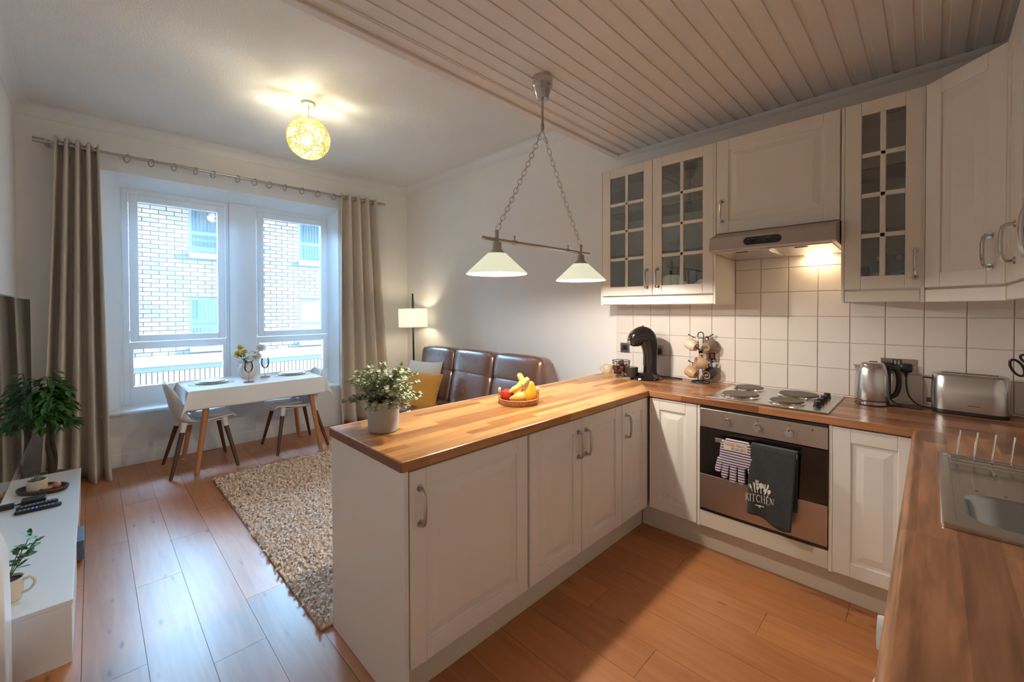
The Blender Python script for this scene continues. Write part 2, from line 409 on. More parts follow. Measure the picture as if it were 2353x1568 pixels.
MT['rattan'] = P('rattan_cane', (.60, .33, .17), .5, var=.08)
MT['banana'] = P('banana_skin', (.76, .60, .16), .5, var=.06, vs_=14)
MT['apple'] = P('red_apple', (.48, .035, .025), .25, var=.22, vs_=14)
MT['orange'] = P('orange_peel', (.80, .30, .03), .42, bump=.1, bs=160, var=.05)
MT['pear'] = P('pear_skin', (.62, .40, .10), .42, var=.14, vs_=18)
MT['squash'] = P('amber_pear_skin', (.78, .32, .025), .28, var=.16, vs_=9)
MT['mug_cream'] = P('cream_stoneware', (.66, .55, .40), .4, var=.03)
MT['mug_tan'] = P('tan_stoneware', (.52, .33, .19), .4, var=.04)
MT['mug_taupe'] = P('taupe_stoneware', (.26, .19, .145), .4, var=.04)
MT['mug_beige'] = P('beige_stoneware', (.62, .45, .29), .4, var=.04)
MT['mug_char'] = P('charcoal_stoneware', (.045, .040, .036), .4, var=.06)
MT['rawclay'] = P('unglazed_foot', (.50, .30, .16), .7, var=.05)
MT['ink'] = P('ink_mark', (.03, .025, .02), .6, var=.0)
MT['inkw'] = P('white_print', (.74, .73, .71), .7, var=.0)
MT['inkblue'] = P('navy_print', (.03, .05, .24), .8, var=.0)
MT['plate_metal'] = P('socket_plate', (.42, .37, .33), .32, metal=1, var=.02)
MT['redsw'] = P('red_rocker', (.40, .02, .015), .35, var=.0)
MT['towel'] = P('charcoal_towel', (.022, .026, .028), .95, bump=.4, bs=300, var=.25, vs_=120, sheen=.15)
MT['glove'] = glove_mat('striped_glove')
MT['gloveplain'] = P('glove_cotton', (.70, .56, .40), .85, var=.03)
MT['carton'] = P('blue_carton', (.10, .33, .47), .5, var=.06, vs_=8)
MT['boxdark'] = P('grey_brown_box', (.075, .058, .050), .5, var=.1)
MT['pod'] = P('capsule_foil', (.12, .035, .025), .3, metal=.5, var=.2)
MT['podr'] = P('capsule_red', (.34, .045, .03), .3, metal=.4, var=.1)
MT['unit'] = P('media_unit_gloss', (.70, .68, .66), .28, spec=.5, var=.01)
MT['trayw'] = P('dark_wood_tray', (.055, .030, .020), .5, var=.25, vs_=12, bump=.2, bs=40)
MT['nut'] = P('polished_wood', (.50, .24, .10), .4, var=.15, vs_=30)
MT['book'] = P('slate_box', (.10, .14, .19), .5, var=.3, vs_=20)
MT['appliance'] = P('white_enamel', (.78, .79, .80), .3, var=.01)
MT['purple'] = P('violet_key', (.12, .05, .5), .4, var=0, emit=(.2, .1, 1), es=.4)
MT['key'] = P('grey_key', (.25, .25, .26), .5, var=0)
MT['potwk'] = P('woven_look_pot', (.42, .42, .43), .75, var=.05)
MT['brick'] = P('pale_brick', (.060, .043, .034), .9, spec=0., bump=.2, bs=60, var=.12, vs_=3)
MT['brick2'] = P('grey_brick', (.048, .038, .032), .9, spec=0., bump=.2, bs=60, var=.12, vs_=3)
MT['mortar'] = P('mortar', (.072, .055, .045), .95, spec=0., var=.05)
MT['sub'] = P('subfloor_dark', (.05, .04, .03), .9, var=.05)
MT['stone'] = P('pale_stone', (.19, .17, .155), .8, spec=0., var=.04)
MT['fframe'] = P('painted_timber_frame', (.022, .027, .034), .5, spec=.1, var=.02)
MT['fglass'] = P('reflective_pane', (.30, .38, .44), .08, spec=.7, var=.05)
MT['blind'] = P('blind_slat', (.080, .095, .105), .7, spec=0., var=.04)
def pot_mat(name, r):
    m, nt, N, L, b = newmat(name)
    tc = N.new('ShaderNodeTexCoord'); sp = N.new('ShaderNodeSeparateXYZ'); L.new(tc.outputs['Object'], sp.inputs[0])
    def mth(op, a, c=None):
        n = N.new('ShaderNodeMath'); n.operation = op
        for i, q in enumerate((a, c)):
            if q is None: continue
            if isinstance(q, (int, float)): n.inputs[i].default_value = q
            else: L.new(q, n.inputs[i])
        return n.outputs[0]
    at = mth('ARCTAN2', sp.outputs[1], sp.outputs[0])
    s1 = mth('SINE', mth('MULTIPLY', at, 62.0)); s2 = mth('SINE', mth('MULTIPLY', sp.outputs[2], 1150.0))
    pr = mth('MULTIPLY', s1, s2); mr = N.new('ShaderNodeMapRange'); mr.inputs[1].default_value = -.6; mr.inputs[2].default_value = .6; L.new(pr, mr.inputs[0])
    L.new(mixrgb(nt, 'MIX', mr.outputs[0], (.20, .20, .21), (.66, .65, .64)), b.inputs['Base Color'])
    b.inputs['Roughness'].default_value = .75
    bp = N.new('ShaderNodeBump'); bp.inputs['Strength'].default_value = .5; bp.inputs['Distance'].default_value = .002; L.new(mr.outputs[0], bp.inputs['Height']); L.new(bp.outputs[0], b.inputs['Normal'])
    return m
MT['potpat'] = pot_mat('checked_pot_glaze', .1)

# ------------------------------------------------------------------ room shell
XR, YL = 5.84, -3.585          # right wall, television wall
ZL, ZK = 3.131, 2.7228         # living ceiling, kitchen board ceiling
XK = 3.345                     # where the board ceiling starts
H = 0.91

fl = struct(MB().box(-.02, XR+.02, YL-.02, .02, -.12, -.012), 'floor', MT['sub'])
PW, PL = .19, 1.285
pm = MB().box(0, PL-.0016, 0, PW-.0016, -.012, 0).mesh('plank'); pm.materials.append(MT['plank'])
row = 0; y = YL
rnd = random.Random(3)
while y < 0:
    off = [(.0), .43, .86, .2, .64, 1.05][row % 6] + rnd.uniform(-.06, .06)
    x = -off
    while x < XR:
        x0, x1 = max(x, 0), min(x+PL, XR); y1 = min(y+PW, 0)
        if x1-x0 > .03:
            if x0 == x and x1 == x+PL and y1 == y+PW: child_copy(pm, 'plank', fl, (x, y, 0))
            else:
                me = MB().box(0, x1-x0-.0016, 0, y1-y-.0016, -.012, 0).mesh('plank'); me.materials.append(MT['plank'])
                child_copy(me, 'plank', fl, (x0, y, 0))
        x += PL
    y += PW; row += 1

# walls
wk = struct(MB().box(-.52, XR+.2, 0, .2, -.02, 3.3), 'wall_kitchen', MT['wall'])
struct(MB().box(XR, XR+.2, YL-.2, 0, -.02, 3.3), 'wall_sink', MT['wall'])
struct(MB().box(-.52, XR+.2, YL-.2, YL, -.02, 3.3), 'wall_television', MT['wall'])
# window wall with a splayed opening
XG = -.32                                            # window frame plane
KG = (CAM_POS.x-XG)/(CAM_POS.x+.15)
WY = lambda y: CAM_POS.y+(y-CAM_POS.y)*KG
WZ = lambda z: CAM_POS.z+(z-CAM_POS.z)*KG
ya, yb, za, zb = -3.095, -.976, .486, 2.692          # inner opening
yc, yd, zc, zd = WY(-2.955), WY(-1.048), WZ(.507), WZ(2.592)         # frame opening
m = MB()
m.box(-.52, 0, YL, ya-.0, -.02, 3.3); m.box(-.52, 0, yb, 0, -.02, 3.3)
m.box(-.52, 0, ya, yb, -.02, za); m.box(-.52, 0, ya, yb, zb, 3.3)
def wedge(p): m.hexa(p)
wedge([(-.52, ya, za), (0, ya, za), (XG, yc, zc-.02), (-.52, yc, zc-.02), (-.52, ya, zb), (0, ya, zb), (XG, yc, zd), (-.52, yc, zd)])
wedge([(-.52, yd, zc-.02), (XG, yd, zc-.02), (0, yb, za), (-.52, yb, za), (-.52, yd, zd), (XG, yd, zd), (0, yb, zb), (-.52, yb, zb)])
wedge([(-.52, yc, zd), (XG, yc, zd), (XG, yd, zd), (-.52, yd, zd), (-.52, ya, zb), (0, ya, zb), (0, yb, zb), (-.52, yb, zb)])
struct(m, 'wall_window', MT['wall'])
struct(MB().box(XG, .035, ya-.03, yb+.03, za-.012, za+.012), 'trim_1', MT['trim'], bevel=.006)     # window board

# ceilings
struct(MB().box(-.52, XK, YL-.2, .2, ZL, ZL+.2), 'ceiling', MT['ceil'])
ck = struct(MB().box(XK, XR+.2, YL-.2, .2, ZK+.006, ZL+.2), 'ceiling', MT['board'])
bmesh_ = MB().box(0, .064, YL+.002, -.002, ZK, ZK+.006); bme = bmesh_.mesh('board'); bme.materials.append(MT['board'])
x = 3.421
k = 0
while x + .064 < XR:
    o = child_copy(bme, 'board', ck, (x, 0, 0))
    md = o.modifiers.new('bevel', 'BEVEL'); md.width = .004; md.segments = 2
    x += .0895; k += 1
# edge trims of the board ceiling
m = MB().box(XK-.012, XK+.004, YL, -.0, ZK-.012, ZK+.05).box(XK, XK+.042, YL, 0, ZK-.012, ZK+.006)
struct(m, 'trim_2', MT['board'], bevel=.004)
struct(MB().box(3.46, 3.476, YL, 0, ZK-.004, ZK+.006), 'trim_3', MT['board'], bevel=.003)
pts = [(XK, -.0), (XK, -.028), (XR, -.028), (XR, 0)]
m = MB()
prof = [(0, -.03), (0, 0), (-.03, 0), (-.024, -.012), (-.012, -.024)]
m.prism([(a, b) for a, b in prof], XK, XR, lambda a, b, d: (d, a, ZK+b))
struct(m, 'trim_4', MT['trim'], smooth=True)
# coving of the living room
def coving(name, p0, p1, nrm):
    m = MB(); N_ = 8
    pr = [(0, -.10), (0, 0), (.07, 0)] + [(.07-.066*math.sin(t), -.004-.092*(1-math.cos(t))) for t in [PI/2*i/N_ for i in range(N_+1)]]
    p0, p1, nrm = Vector(p0), Vector(p1), Vector(nrm)
    rings = []
    for p in (p0, p1): rings.append([p + nrm*a + Vector((0, 0, ZL+b)) for a, b in pr])
    m.ring_loft(rings); struct(m, name, MT['trim'], smooth=True)
coving('trim_5', (0, YL, 0), (0, 0, 0), (1, 0, 0))
coving('trim_6', (0, 0, 0), (XK, 0, 0), (0, -1, 0))
coving('trim_7', (XK, YL, 0), (0, YL, 0), (0, 1, 0))
def skirting(name, p0, p1, nrm, h=.115, t=.018):
    p0, p1, nrm = Vector(p0), Vector(p1), Vector(nrm)
    pr = [(0, 0), (t, 0), (t, h-.035), (t-.005, h-.025), (t-.004, h-.016), (t-.010, h), (0, h)]
    m = MB(); m.ring_loft([[p + nrm*a + Vector((0, 0, b)) for a, b in pr] for p in (p0, p1)]); struct(m, name, MT['trim'], smooth=True, ang=50)
skirting('baseboard_window', (0, YL, 0), (0, 0, 0), (1, 0, 0))
skirting('baseboard_kitchen', (0, 0, 0), (3.34, 0, 0), (0, -1, 0))
skirting('baseboard_television', (4.6, YL, 0), (0, YL, 0), (0, 1, 0))

# tiles on the kitchen wall: one object each
TS, TX0, TZ0 = .1556, 3.3561, 1.3837
struct(MB().box(3.356, XR, -.006, 0, H-.01, 1.80), 'trim_8', MT['grout'])
tme = MB().box(0, TS-.0035, -.011, -.006, 0, TS-.0035).mesh('tile'); tme.materials.append(MT['tile'])
for r in range(-3, 3):
    z0 = TZ0 + r*TS
    for c in range(0, 16):
        x0 = TX0 + c*TS
        if x0 + TS > XR: continue
        if r == 2 and not (4.2 < x0 < 4.95): continue
        if r == 1 and not (4.2 < x0 < 4.95): continue
        o = child_copy(tme, 'tile', wk, (x0+.0018, 0, z0+.0018))
        md = o.modifiers.new('bevel', 'BEVEL'); md.width = .0022; md.segments = 2

# ------------------------------------------------------------------ windows
def window(name, y0, y1, main, low, handle_y):
    XF = XG
    m = MB()
    def frame(m, a0, a1, b0, b1, t, x0, x1):
        m.box(x0, x1, a0, a0+t, b0, b1); m.box(x0, x1, a1-t, a1, b0, b1); m.box(x0, x1, a0+t, a1-t, b0, b0+t); m.box(x0, x1, a0+t, a1-t, b1-t, b1)
    zmid = WZ(1.125)
    m.box(XF-.07, XF, y0, main[0]-.072, zc, zd); m.box(XF-.07, XF, main[1]+.072, y1, zc, zd)
    a0, a1 = main[0]-.072, main[1]+.072
    m.box(XF-.07, XF, a0, a1, main[3]+.072, zd); m.box(XF-.07, XF, a0, a1, zmid-.068, zmid); m.box(XF-.07, XF, a0, a1, zc, low[2])
    for s0, s1 in ((a0, low[0]), (low[1], a1)):
        if s1 > s0: m.box(XF-.07, XF, s0, s1, low[2], zmid-.06)
    w_ = struct(m, name, MT['upvc'], bevel=.006)
    f = MB(); frame(f, a0+.006, a1-.006, zmid+.004, main[3]+.066, .066, XF-.05, XF+.014)
    s = put(f, 'sash', MT['upvc'], w_, bevel=.008)
    put(MB().box(XF-.03, XF-.026, main[0]-.01, main[1]+.01, main[2]-.01, main[3]+.01), 'pane', MT['glass'], w_)
    put(MB().box(XF-.03, XF-.026, low[0]-.01, low[1]+.01, low[2]-.01, low[3]+.01), 'pane', MT['glass'], w_)
    h = MB().box(XF+.014, XF+.026, handle_y-.016, handle_y+.016, 1.735, 1.805).box(XF+.026, XF+.05, handle_y-.008, handle_y+.008, 1.76, 1.777).box(XF+.04, XF+.052, handle_y-.009, handle_y+.009, 1.655, 1.777)
    put(h, 'handle', MT['upvc'], s, bevel=.004)
    b = MB()
    for zz in (zmid+.03, main[3]-.02): b.cyl((XF+.006, a0-.004, zz), (XF+.006, a0-.004, zz+.09), .009, n=10)
    put(b, 'hinge', MT['upvc'], s, smooth=True)
def S4(t): return (WY(t[0]), WY(t[1]), WZ(t[2]), WZ(t[3]))
window('window_1', yc, WY(-2.10), S4((-2.838, -2.201, 1.199, 2.475)), S4((-2.881, -2.160, .697, 1.058)), WY(-2.155))
window('window_2', WY(-1.845), yd, S4((-1.768, -1.129, 1.199, 2.475)), S4((-1.817, -1.105, .690, 1.050)), WY(-1.809))
struct(MB().box(-.52, XG+.03, WY(-2.10), WY(-1.845), zc, zd), 'trim_9', MT['upvc'], bevel=.004)      # mullion post
struct(MB().box(-.60, XG-.07, -3.0, -1.0, zc-.06, zc-.0), 'trim_10', MT['stone'])

# ------------------------------------------------------------------ building across the lane
XF = -4.6
bd = thing('brick_building', 'pale brick building across the lane, seen through the two windows', 'building', (XF, -1.0, -3.0))
put(MB().box(XF-.4, XF-.055, -7.0, 5.0, -3.0, 3.80), 'wall', MT['mortar'], bd)
wins = []
for i in range(-1, 3):
    for (z0, z1) in ((2.50, 3.43), (.73, 1.665)): wins.append((-1.86+1.93*i, -.93+1.93*i, z0, z1))
def hit(y0, y1, z0, z1): return any(y1 > a+.005 and y0 < b-.005 and z1 > c-.09 and z0 < d_-.0 for a, b, c, d_ in wins)
CO, BL = .0775, .225
bme1 = MB().box(-.06, 0, 0, BL-.010, 0, CO-.010).mesh('brick'); bme1.materials.append(MT['brick'])
bme2 = bme1.copy(); bme2.materials.clear(); bme2.materials.append(MT['brick2'])
cells = []
zi = 0
z = .60
while z < 3.7:
    y = -6.9 - (BL/2 if zi % 2 else 0)
    while y < 4.9:
        y0, y1 = y, y+BL
        a, b = y0, y1-.010
        for wy0, wy1, wz0, wz1 in wins:            # cut bricks at openings
            if z+CO > wz0-.09 and z < wz1:
                if a < wy0 < b: b = wy0
                if a < wy1 < b: a = wy1
        if b-a > .03 and not hit(a, b, z, z+CO-.01): cells.append((a, b, z))
        y += BL
    z += CO; zi += 1
def score(c): return abs((c[0]+c[1])/2+2.05)*1.2 + abs(c[2]-2.0)*.6
whole = sorted([c for c in cells if c[1]-c[0] > BL-.012], key=score)[:290]
ws = set(whole); rb = random.Random(5)
for c in whole:
    child_copy(bme1 if rb.random() < .62 else bme2, 'brick', bd, (rb.uniform(-.003, .003), c[0]+1.0, c[2]+3.0))
m1 = MB(); m2 = MB()
for c in cells:
    if c in ws: continue
    (m1 if rb.random() < .62 else m2).box(XF-.06, XF+rb.uniform(-.003, .003), c[0], c[1], c[2], c[2]+CO-.010)
yy = -6.9
while yy < 4.9:          # soldier course below the band
    for zz in (.10, -.13): m1.box(XF-.06, XF, yy, yy+CO-.010, zz, zz+.215)
    yy += CO
put(m1, 'brickwork', MT['brick'], bd, kind='stuff'); put(m2, 'brickwork', MT['brick2'], bd, kind='stuff')
put(MB().box(XF-.06, XF+.05, -7, 5, .42, .60), 'ledge', MT['stone'], bd)
put(MB().box(XF-.06, XF+.01, -7, 5, .32, .42), 'gutter', MT['fframe'], bd)
for (a, b, c, d_) in wins:
    f = MB(); t = .05
    f.box(XF-.055, XF-.02, a, a+t, c, d_); f.box(XF-.055, XF-.02, b-t, b, c, d_); f.box(XF-.055, XF-.02, a+t, b-t, c, c+t); f.box(XF-.055, XF-.02, a+t, b-t, d_-t, d_)
    zm = c+(d_-c)*.42; f.box(XF-.055, XF-.02, a+t, b-t, zm-.035, zm+.035)
    wo = put(f, 'window', MT['fframe'], bd)
    put(MB().box(XF-.036, XF-.030, a+t, b-t, c+t, zm-.035), 'pane', MT['glass'], wo)
    put(MB().box(XF-.036, XF-.030, a+t, b-t, zm+.035, d_-t), 'pane', MT['glass'], wo)
    bl = MB(); y = a+t+.01
    while y < b-t-.03: bl.box(XF-.052, XF-.046, y, y+.045, c+t, d_-t); y += .06
    put(bl, 'blind', MT['blind'], wo)
    put(MB().box(XF-.06, XF+.09, a-.0, b+.0, c-.085, c-.0), 'sill', MT['stone'], bd)

struct(MB().box(-60, -.53, -60, 60, -3.2, -3.0), 'ground', MT['mortar'])
struct(MB().box(-.52, 6.2, -30.0, 3.5, 3.33, 11.0), 'added_sky_blocker', MT['mortar'])  # unseen mass added above the room to cut sky light on the facade
# ------------------------------------------------------------------ kitchen units
def door_local(w_, h, kind='solid', st=.068):
    m = MB()
    m.box(0, st, 0, .02, 0, h); m.box(w_-st, w_, 0, .02, 0, h); m.box(st, w_-st, 0, .02, 0, st); m.box(st, w_-st, 0, .02, h-st, h)
    panes = []
    if kind == 'solid':
        m.box(st-.004, w_-st+.004, .008, .018, st-.004, h-st+.004)
        a, b = st+.012, w_-st-.012; c, d_ = st+.012, h-st-.012; k = min(.036, (b-a)*.28)
        m.hexa([(a, .0085, c), (b, .0085, c), (b, .016, c), (a, .016, c), (a, .0085, d_), (b, .0085, d_), (b, .016, d_), (a, .016, d_)])
        n = len(m.v)
        m.v += [(a, .0085, c), (b, .0085, c), (b, .0085, d_), (a, .0085, d_), (a+k, .001, c+k), (b-k, .001, c+k), (b-k, .001, d_-k), (a+k, .001, d_-k)]
        m.f += [tuple(n+i for i in q) for q in ((4, 5, 6, 7), (0, 1, 5, 4), (1, 2, 6, 5), (2, 3, 7, 6), (3, 0, 4, 7))]
    else:
        mu = .022; mid = w_/2
        m.box(mid-mu/2, mid+mu/2, .003, .018, st, h-st)
        rows = 4; hh = (h-2*st)
        for r in range(1, rows): m.box(st, w_-st, .003, .018, st+hh*r/rows-mu/2, st+hh*r/rows+mu/2)
        for c in range(2):
            x0 = st if c == 0 else mid+mu/2; x1 = mid-mu/2 if c == 0 else w_-st
            for r in range(rows):
                z0 = st+hh*r/rows+(mu/2 if r else 0); z1 = st+hh*(r+1)/rows-(mu/2 if r < rows-1 else 0)
                panes.append((x0-.003, x1+.003, z0-.003, z1+.003))
    return m, panes
def handle_local(x, z, ln=.128):
    m = MB(); a = ln/2
    for q in (-1, 1): m.cyl((x, 0, z+q*a), (x, -.005, z+q*a), .0135, .0125, n=16)
    pts = [(x, -.003, z-a), (x, -.022, z-a), (x, -.029, z-a+.008), (x, -.033, z-a*.55), (x, -.0345, z), (x, -.033, z+a*.55), (x, -.029, z+a-.008), (x, -.022, z+a), (x, -.003, z+a)]
    m.tube(pts, .0062, 8, flat=1.15)
    return m
def add_door(parent, w_, h, Mx, kind='solid', handle=None, mat='cab', hmat='nickel', st=.068, horizontal=False):
    m, panes = door_local(w_, h, kind, st); m.xf(Mx, 0)
    d_ = put(m, 'door', MT[mat], parent, bevel=.003)
    for (x0, x1, z0, z1) in panes:
        put(MB().box(x0, x1, .009, .012, z0, z1).xf(Mx, 0), 'pane', MT['cabglass'], d_)
    if handle:
        hm = handle_local(*handle); hm.xf(Mx, 0)
        put(hm, 'handle', MT[hmat], d_, smooth=True)
    return d_
FPX = lambda y, z: T(3.96, y, z) @ RZ(PI/2)          # peninsula fronts face +X, local x -> +Y
FHY = lambda x, z: T(x, -.633, z)                    # hob run fronts face -Y
FSX = lambda y, z: T(5.225, y, z) @ RZ(-PI/2)        # sink run fronts face -X, local x -> -Y
ZD0, DH = .157, .707
# peninsula
c = thing('base_cabinet', 'wide white base cabinet with one door at the free end of the peninsula', 'cabinet', (3.65, -2.07, 0), 'white base cabinets')
put(MB().box(3.365, 3.938, -2.384, -1.764, .15, .868), 'body', MT['cab'], c)
add_door(c, .608, DH, FPX(-2.380, ZD0), handle=(.042, .575))
c = thing('base_cabinet', 'white double-door base cabinet in the middle of the peninsula', 'cabinet', (3.65, -1.35, 0), 'white base cabinets')
put(MB().box(3.365, 3.938, -1.762, -.952, .15, .868), 'body', MT['cab'], c)
add_door(c, .399, DH, FPX(-1.757, ZD0), handle=(.370, .575)); add_door(c, .400, DH, FPX(-1.353, ZD0), handle=(.035, .575))
c = thing('base_cabinet', 'narrow white base cabinet with handle in the peninsula corner', 'cabinet', (3.65, -.5, 0), 'white base cabinets')
put(MB().box(3.365, 3.938, -.950, -.04, .15, .868), 'body', MT['cab'], c)
add_door(c, .312, DH, FPX(-.948, ZD0), handle=(.045, .575))
single(MB().box(3.3425, 3.962, -2.404, -2.386, 0, .871), 'end_panel', MT['cab'], 'plain white end panel closing the peninsula beside the rug', 'panel', (3.65, -2.395, 0), bevel=.002)
single(MB().box(3.3425, 3.362, -2.385, -.002, 0, .871), 'back_panel', MT['cab'], 'white back panel of the peninsula facing the sofa', 'panel', (3.35, -1.2, 0), bevel=.002)
# hob run
c = thing('base_cabinet', 'narrow white base cabinet without handle left of the oven', 'cabinet', (4.12, -.3, 0), 'white base cabinets')
put(MB().box(3.985, 4.272, -.611, -.02, .15, .868), 'body', MT['cab'], c)
add_door(c, .298, DH, FHY(3.972, ZD0))
c = thing('base_cabinet', 'narrow white base cabinet between oven and sink run', 'cabinet', (5.06, -.3, 0), 'white base cabinets')
put(MB().box(4.918, 5.222, -.611, -.02, .15, .868), 'body', MT['cab'], c)
add_door(c, .300, DH, FHY(4.917, ZD0))
c = thing('oven_housing', 'cream oven housing with filler panel below the oven', 'cabinet', (4.59, -.3, 0))
put(MB().box(4.273, 4.288, -.631, -.02, .15, .868), 'side_panel', MT['cream'], c, bevel=.002)
put(MB().box(4.901, 4.916, -.631, -.02, .15, .868), 'side_panel', MT['cream'], c, bevel=.002)
put(MB().box(4.289, 4.900, -.631, -.612, .157, .246), 'filler_panel', MT['plinth'], c, bevel=.002)
put(MB().box(4.289, 4.900, -.60, -.02, .15, .168), 'base_shelf', MT['cream'], c)
# plinths
single(MB().box(3.868, 3.8875, -2.384, -.57, 0, .149), 'plinth', MT['plinth'], 'cream plinth board under the peninsula doors', 'plinth', (3.88, -1.4, 0))
single(MB().box(3.889, 5.27, -.563, -.545, 0, .149), 'plinth', MT['plinth'], 'cream plinth board under oven and hob run', 'plinth', (4.6, -.55, 0))
# sink run
c = thing('base_cabinet', 'white base cabinet of the sink run next to the inner corner', 'cabinet', (5.5, -.8, 0), 'white base cabinets')
put(MB().box(5.247, 5.82, -.945, -.66, .15, .868), 'body', MT['cab'], c)
add_door(c, .285, DH, FSX(-.660, ZD0), handle=(.232, .575), hmat='nickel_b')
c = thing('base_cabinet', 'white double-door sink cabinet under the steel sink', 'cabinet', (5.5, -1.35, 0), 'white base cabinets')
sb = MB().box(5.247, 5.82, -1.742, -.947, .15, .17).box(5.247, 5.82, -.965, -.947, .15, .868).box(5.247, 5.82, -1.742, -1.724, .15, .868).box(5.80, 5.82, -1.742, -.947, .15, .868)
put(sb, 'body', MT['cab'], c)
add_door(c, .330, DH, FSX(-.948, ZD0), handle=(.295, .575), hmat='nickel_b'); add_door(c, .458, DH, FSX(-1.282, ZD0), handle=(.035, .575), hmat='nickel_b')
single(MB().box(5.27, 5.29, -2.95, -.565, 0, .149), 'plinth', MT['plinth'], 'cream plinth board under the sink run', 'plinth', (5.28, -1.7, 0))
c = thing('washing_machine', 'white washing machine under the near end of the sink worktop', 'washing machine', (5.5, -2.05, 0))
put(MB().box(5.228, 5.80, -2.36, -1.76, .15, .862), 'body', MT['appliance'], c, bevel=.008)
put(MB().box(5.222, 5.228, -2.35, -1.77, .755, .86), 'control_panel', MT['appliance'], c, bevel=.002)
k = MB().cyl((5.224, -2.085, .805), (5.180, -2.085, .805), .036, .030, n=28)
kn = put(k, 'programme_knob', MT['appliance'], c, smooth=True)
put(MB().box(5.1785, 5.181, -2.088, -2.082, .81, .833), 'pointer', MT['key'], kn)
m = MB(); m.lathe([(.0, 0), (.13, 0), (.15, .012), (.185, .046), (.205, .058), (.225, .048), (.232, .0)], (0, 0, 0), 40); m.xf(T(5.226, -2.08, .46) @ Matrix.Rotation(-PI/2, 4, 'Y'), 0)
put(m, 'porthole_ring', MT['appliance'], c, smooth=True)
c = thing('base_cabinet', 'white base cabinet of the sink run beyond the washing machine', 'cabinet', (5.5, -2.65, 0), 'white base cabinets')
put(MB().box(5.247, 5.82, -2.94, -2.37, .15, .868), 'body', MT['cab'], c); add_door(c, .565, DH, FSX(-2.372, ZD0), handle=(.52, .575))

# worktops
def edge_round(m): return m
w1 = thing('worktop', 'honey-coloured butcher-block worktop of the peninsula', 'worktop', (3.66, -1.2, H))
m = MB().prism([(3.3519, -2.4163), (3.9722, -2.4163), (3.9722, -.6455), (3.5, -.002), (3.3519, -.002)], .872, H, lambda a, b, d_: (a, b, d_))
put(m, 'slab', MT['wt_y'], w1, bevel=.005)
put(MB().box(3.356, 3.968, -2.4185, -2.4163, .8735, H-.003), 'end_edge', MT['endgrain'], w1)
put(MB().box(3.3495, 3.3519, -2.414, -.003, .8735, H-.0005), 'edge_strip', MT['trim'], w1)
w2 = thing('worktop', 'reddish butcher-block worktop holding the hob', 'worktop', (4.6, -.3, H))
m = MB().prism([(3.9735, -.6455), (5.213, -.6455), (5.213, -.640), (XR-.002, -.640), (XR-.002, -.013), (3.508, -.013)], .872, H, lambda a, b, d_: (a, b, d_))
put(m, 'slab', MT['wt_x'], w2, bevel=.005)
m = MB().tube([(3.358, -.0125, H+.003), (XR, -.0125, H+.003)], .004, 6)
put(m, 'sealant_bead', MT['trim'], w2)
w3 = thing('worktop', 'walnut butcher-block worktop around the steel sink', 'worktop', (5.5, -1.8, H))
m = MB()
BX0, BX1, BY0, BY1 = 5.305, 5.752, -1.662, -1.402
m.box(5.213, XR-.002, BY1, -.6475, .872, H); m.box(5.213, XR-.002, -2.95, BY0, .872, H); m.box(5.213, BX0, BY0, BY1, .872, H); m.box(BX1, XR-.002, BY0, BY1, .872, H)
put(m, 'slab', MT['wt_s'], w3)
m = MB(); m.tube([(5.214, -.648, .891), (5.214, -2.949, .891)], .019, 12)
put(m, 'rounded_front_edge', MT['wt_s'], w3, smooth=True)

# ------------------------------------------------------------------ wall units
YU, ZU0, ZU1, ZUD = -.3817, 1.463, 2.48, 1.530
def glass_cab(name, label, x0, x1, doors, loc, shelves=2):
    c = thing(name, label, 'cabinet', loc, 'wall cabinets')
    m = MB(); yb_ = -.013; yf = YU+.022
    m.box(x0+.012, x1-.012, yb_-.008, yb_, ZUD, ZU1); m.box(x0+.012, x1-.012, yf, yb_, ZUD, ZUD+.016); m.box(x0+.012, x1-.012, yf, yb_, ZU1-.016, ZU1)
    put(m, 'body', MT['cabin'], c)
    for a, b in ((x0, x0+.013), (x1-.013, x1)): put(MB().box(a, b, YU, yb_, ZU0, ZU1), 'side_panel', MT['cream'], c, bevel=.0015)
    put(MB().box(x0+.014, x1-.014, YU+.002, YU+.02, ZU0+.003, ZUD-.008), 'pelmet', MT['cream'], c, bevel=.004)
    hh = ZU1-ZUD
    for k in range(shelves):
        z = ZUD + hh*(.315 + .335*k)
        put(MB().box(x0+.015, x1-.015, YU+.05, yb_-.01, z, z+.006), 'shelf', MT['shelfglass'], c)
    for dx, dw, hx in doors: add_door(c, dw, ZU1-ZUD-.002, T(dx, YU, ZUD+.001), 'glass', handle=(hx, .115), mat='cream', hmat='nickel_b', st=.066)
    for dx, dw, hx in doors:
        m = MB(); m.lathe([(.0, -.006), (.03, -.006), (.038, -.003), (.040, 0), (0, 0)], (dx+dw*.62, YU+.17, ZU1-.017), 20)
        put(m, 'cabinet_light', MT['nickel'], c, smooth=True)
    return c
glass_cab('wall_cabinet', 'cream double wall cabinet with glazed doors left of the extractor hood', 3.445, 4.287, [(3.460, .403, .365), (3.866, .407, .038)], (3.866, -.19, ZU0))
c = thing('wall_cabinet', 'cream wall cabinet with solid door above the extractor hood', 'cabinet', (4.6, -.19, 1.9), 'wall cabinets')
put(MB().box(4.289, 4.911, YU+.022, -.013, 1.898, ZU1), 'body', MT['cream'], c)
add_door(c, .616, .578, T(4.290, YU, 1.901), handle=(.034, .135), mat='cream', hmat='nickel_b', st=.07)
glass_cab('wall_cabinet', 'tall narrow cream wall cabinet with one glazed door and cartons inside', 4.913, 5.226, [(4.927, .297, .267)], (5.07, -.19, ZU0))
c = thing('wall_cabinet', 'diagonal cream corner wall cabinet with solid door', 'cabinet', (5.5, -.3, ZU0), 'wall cabinets')
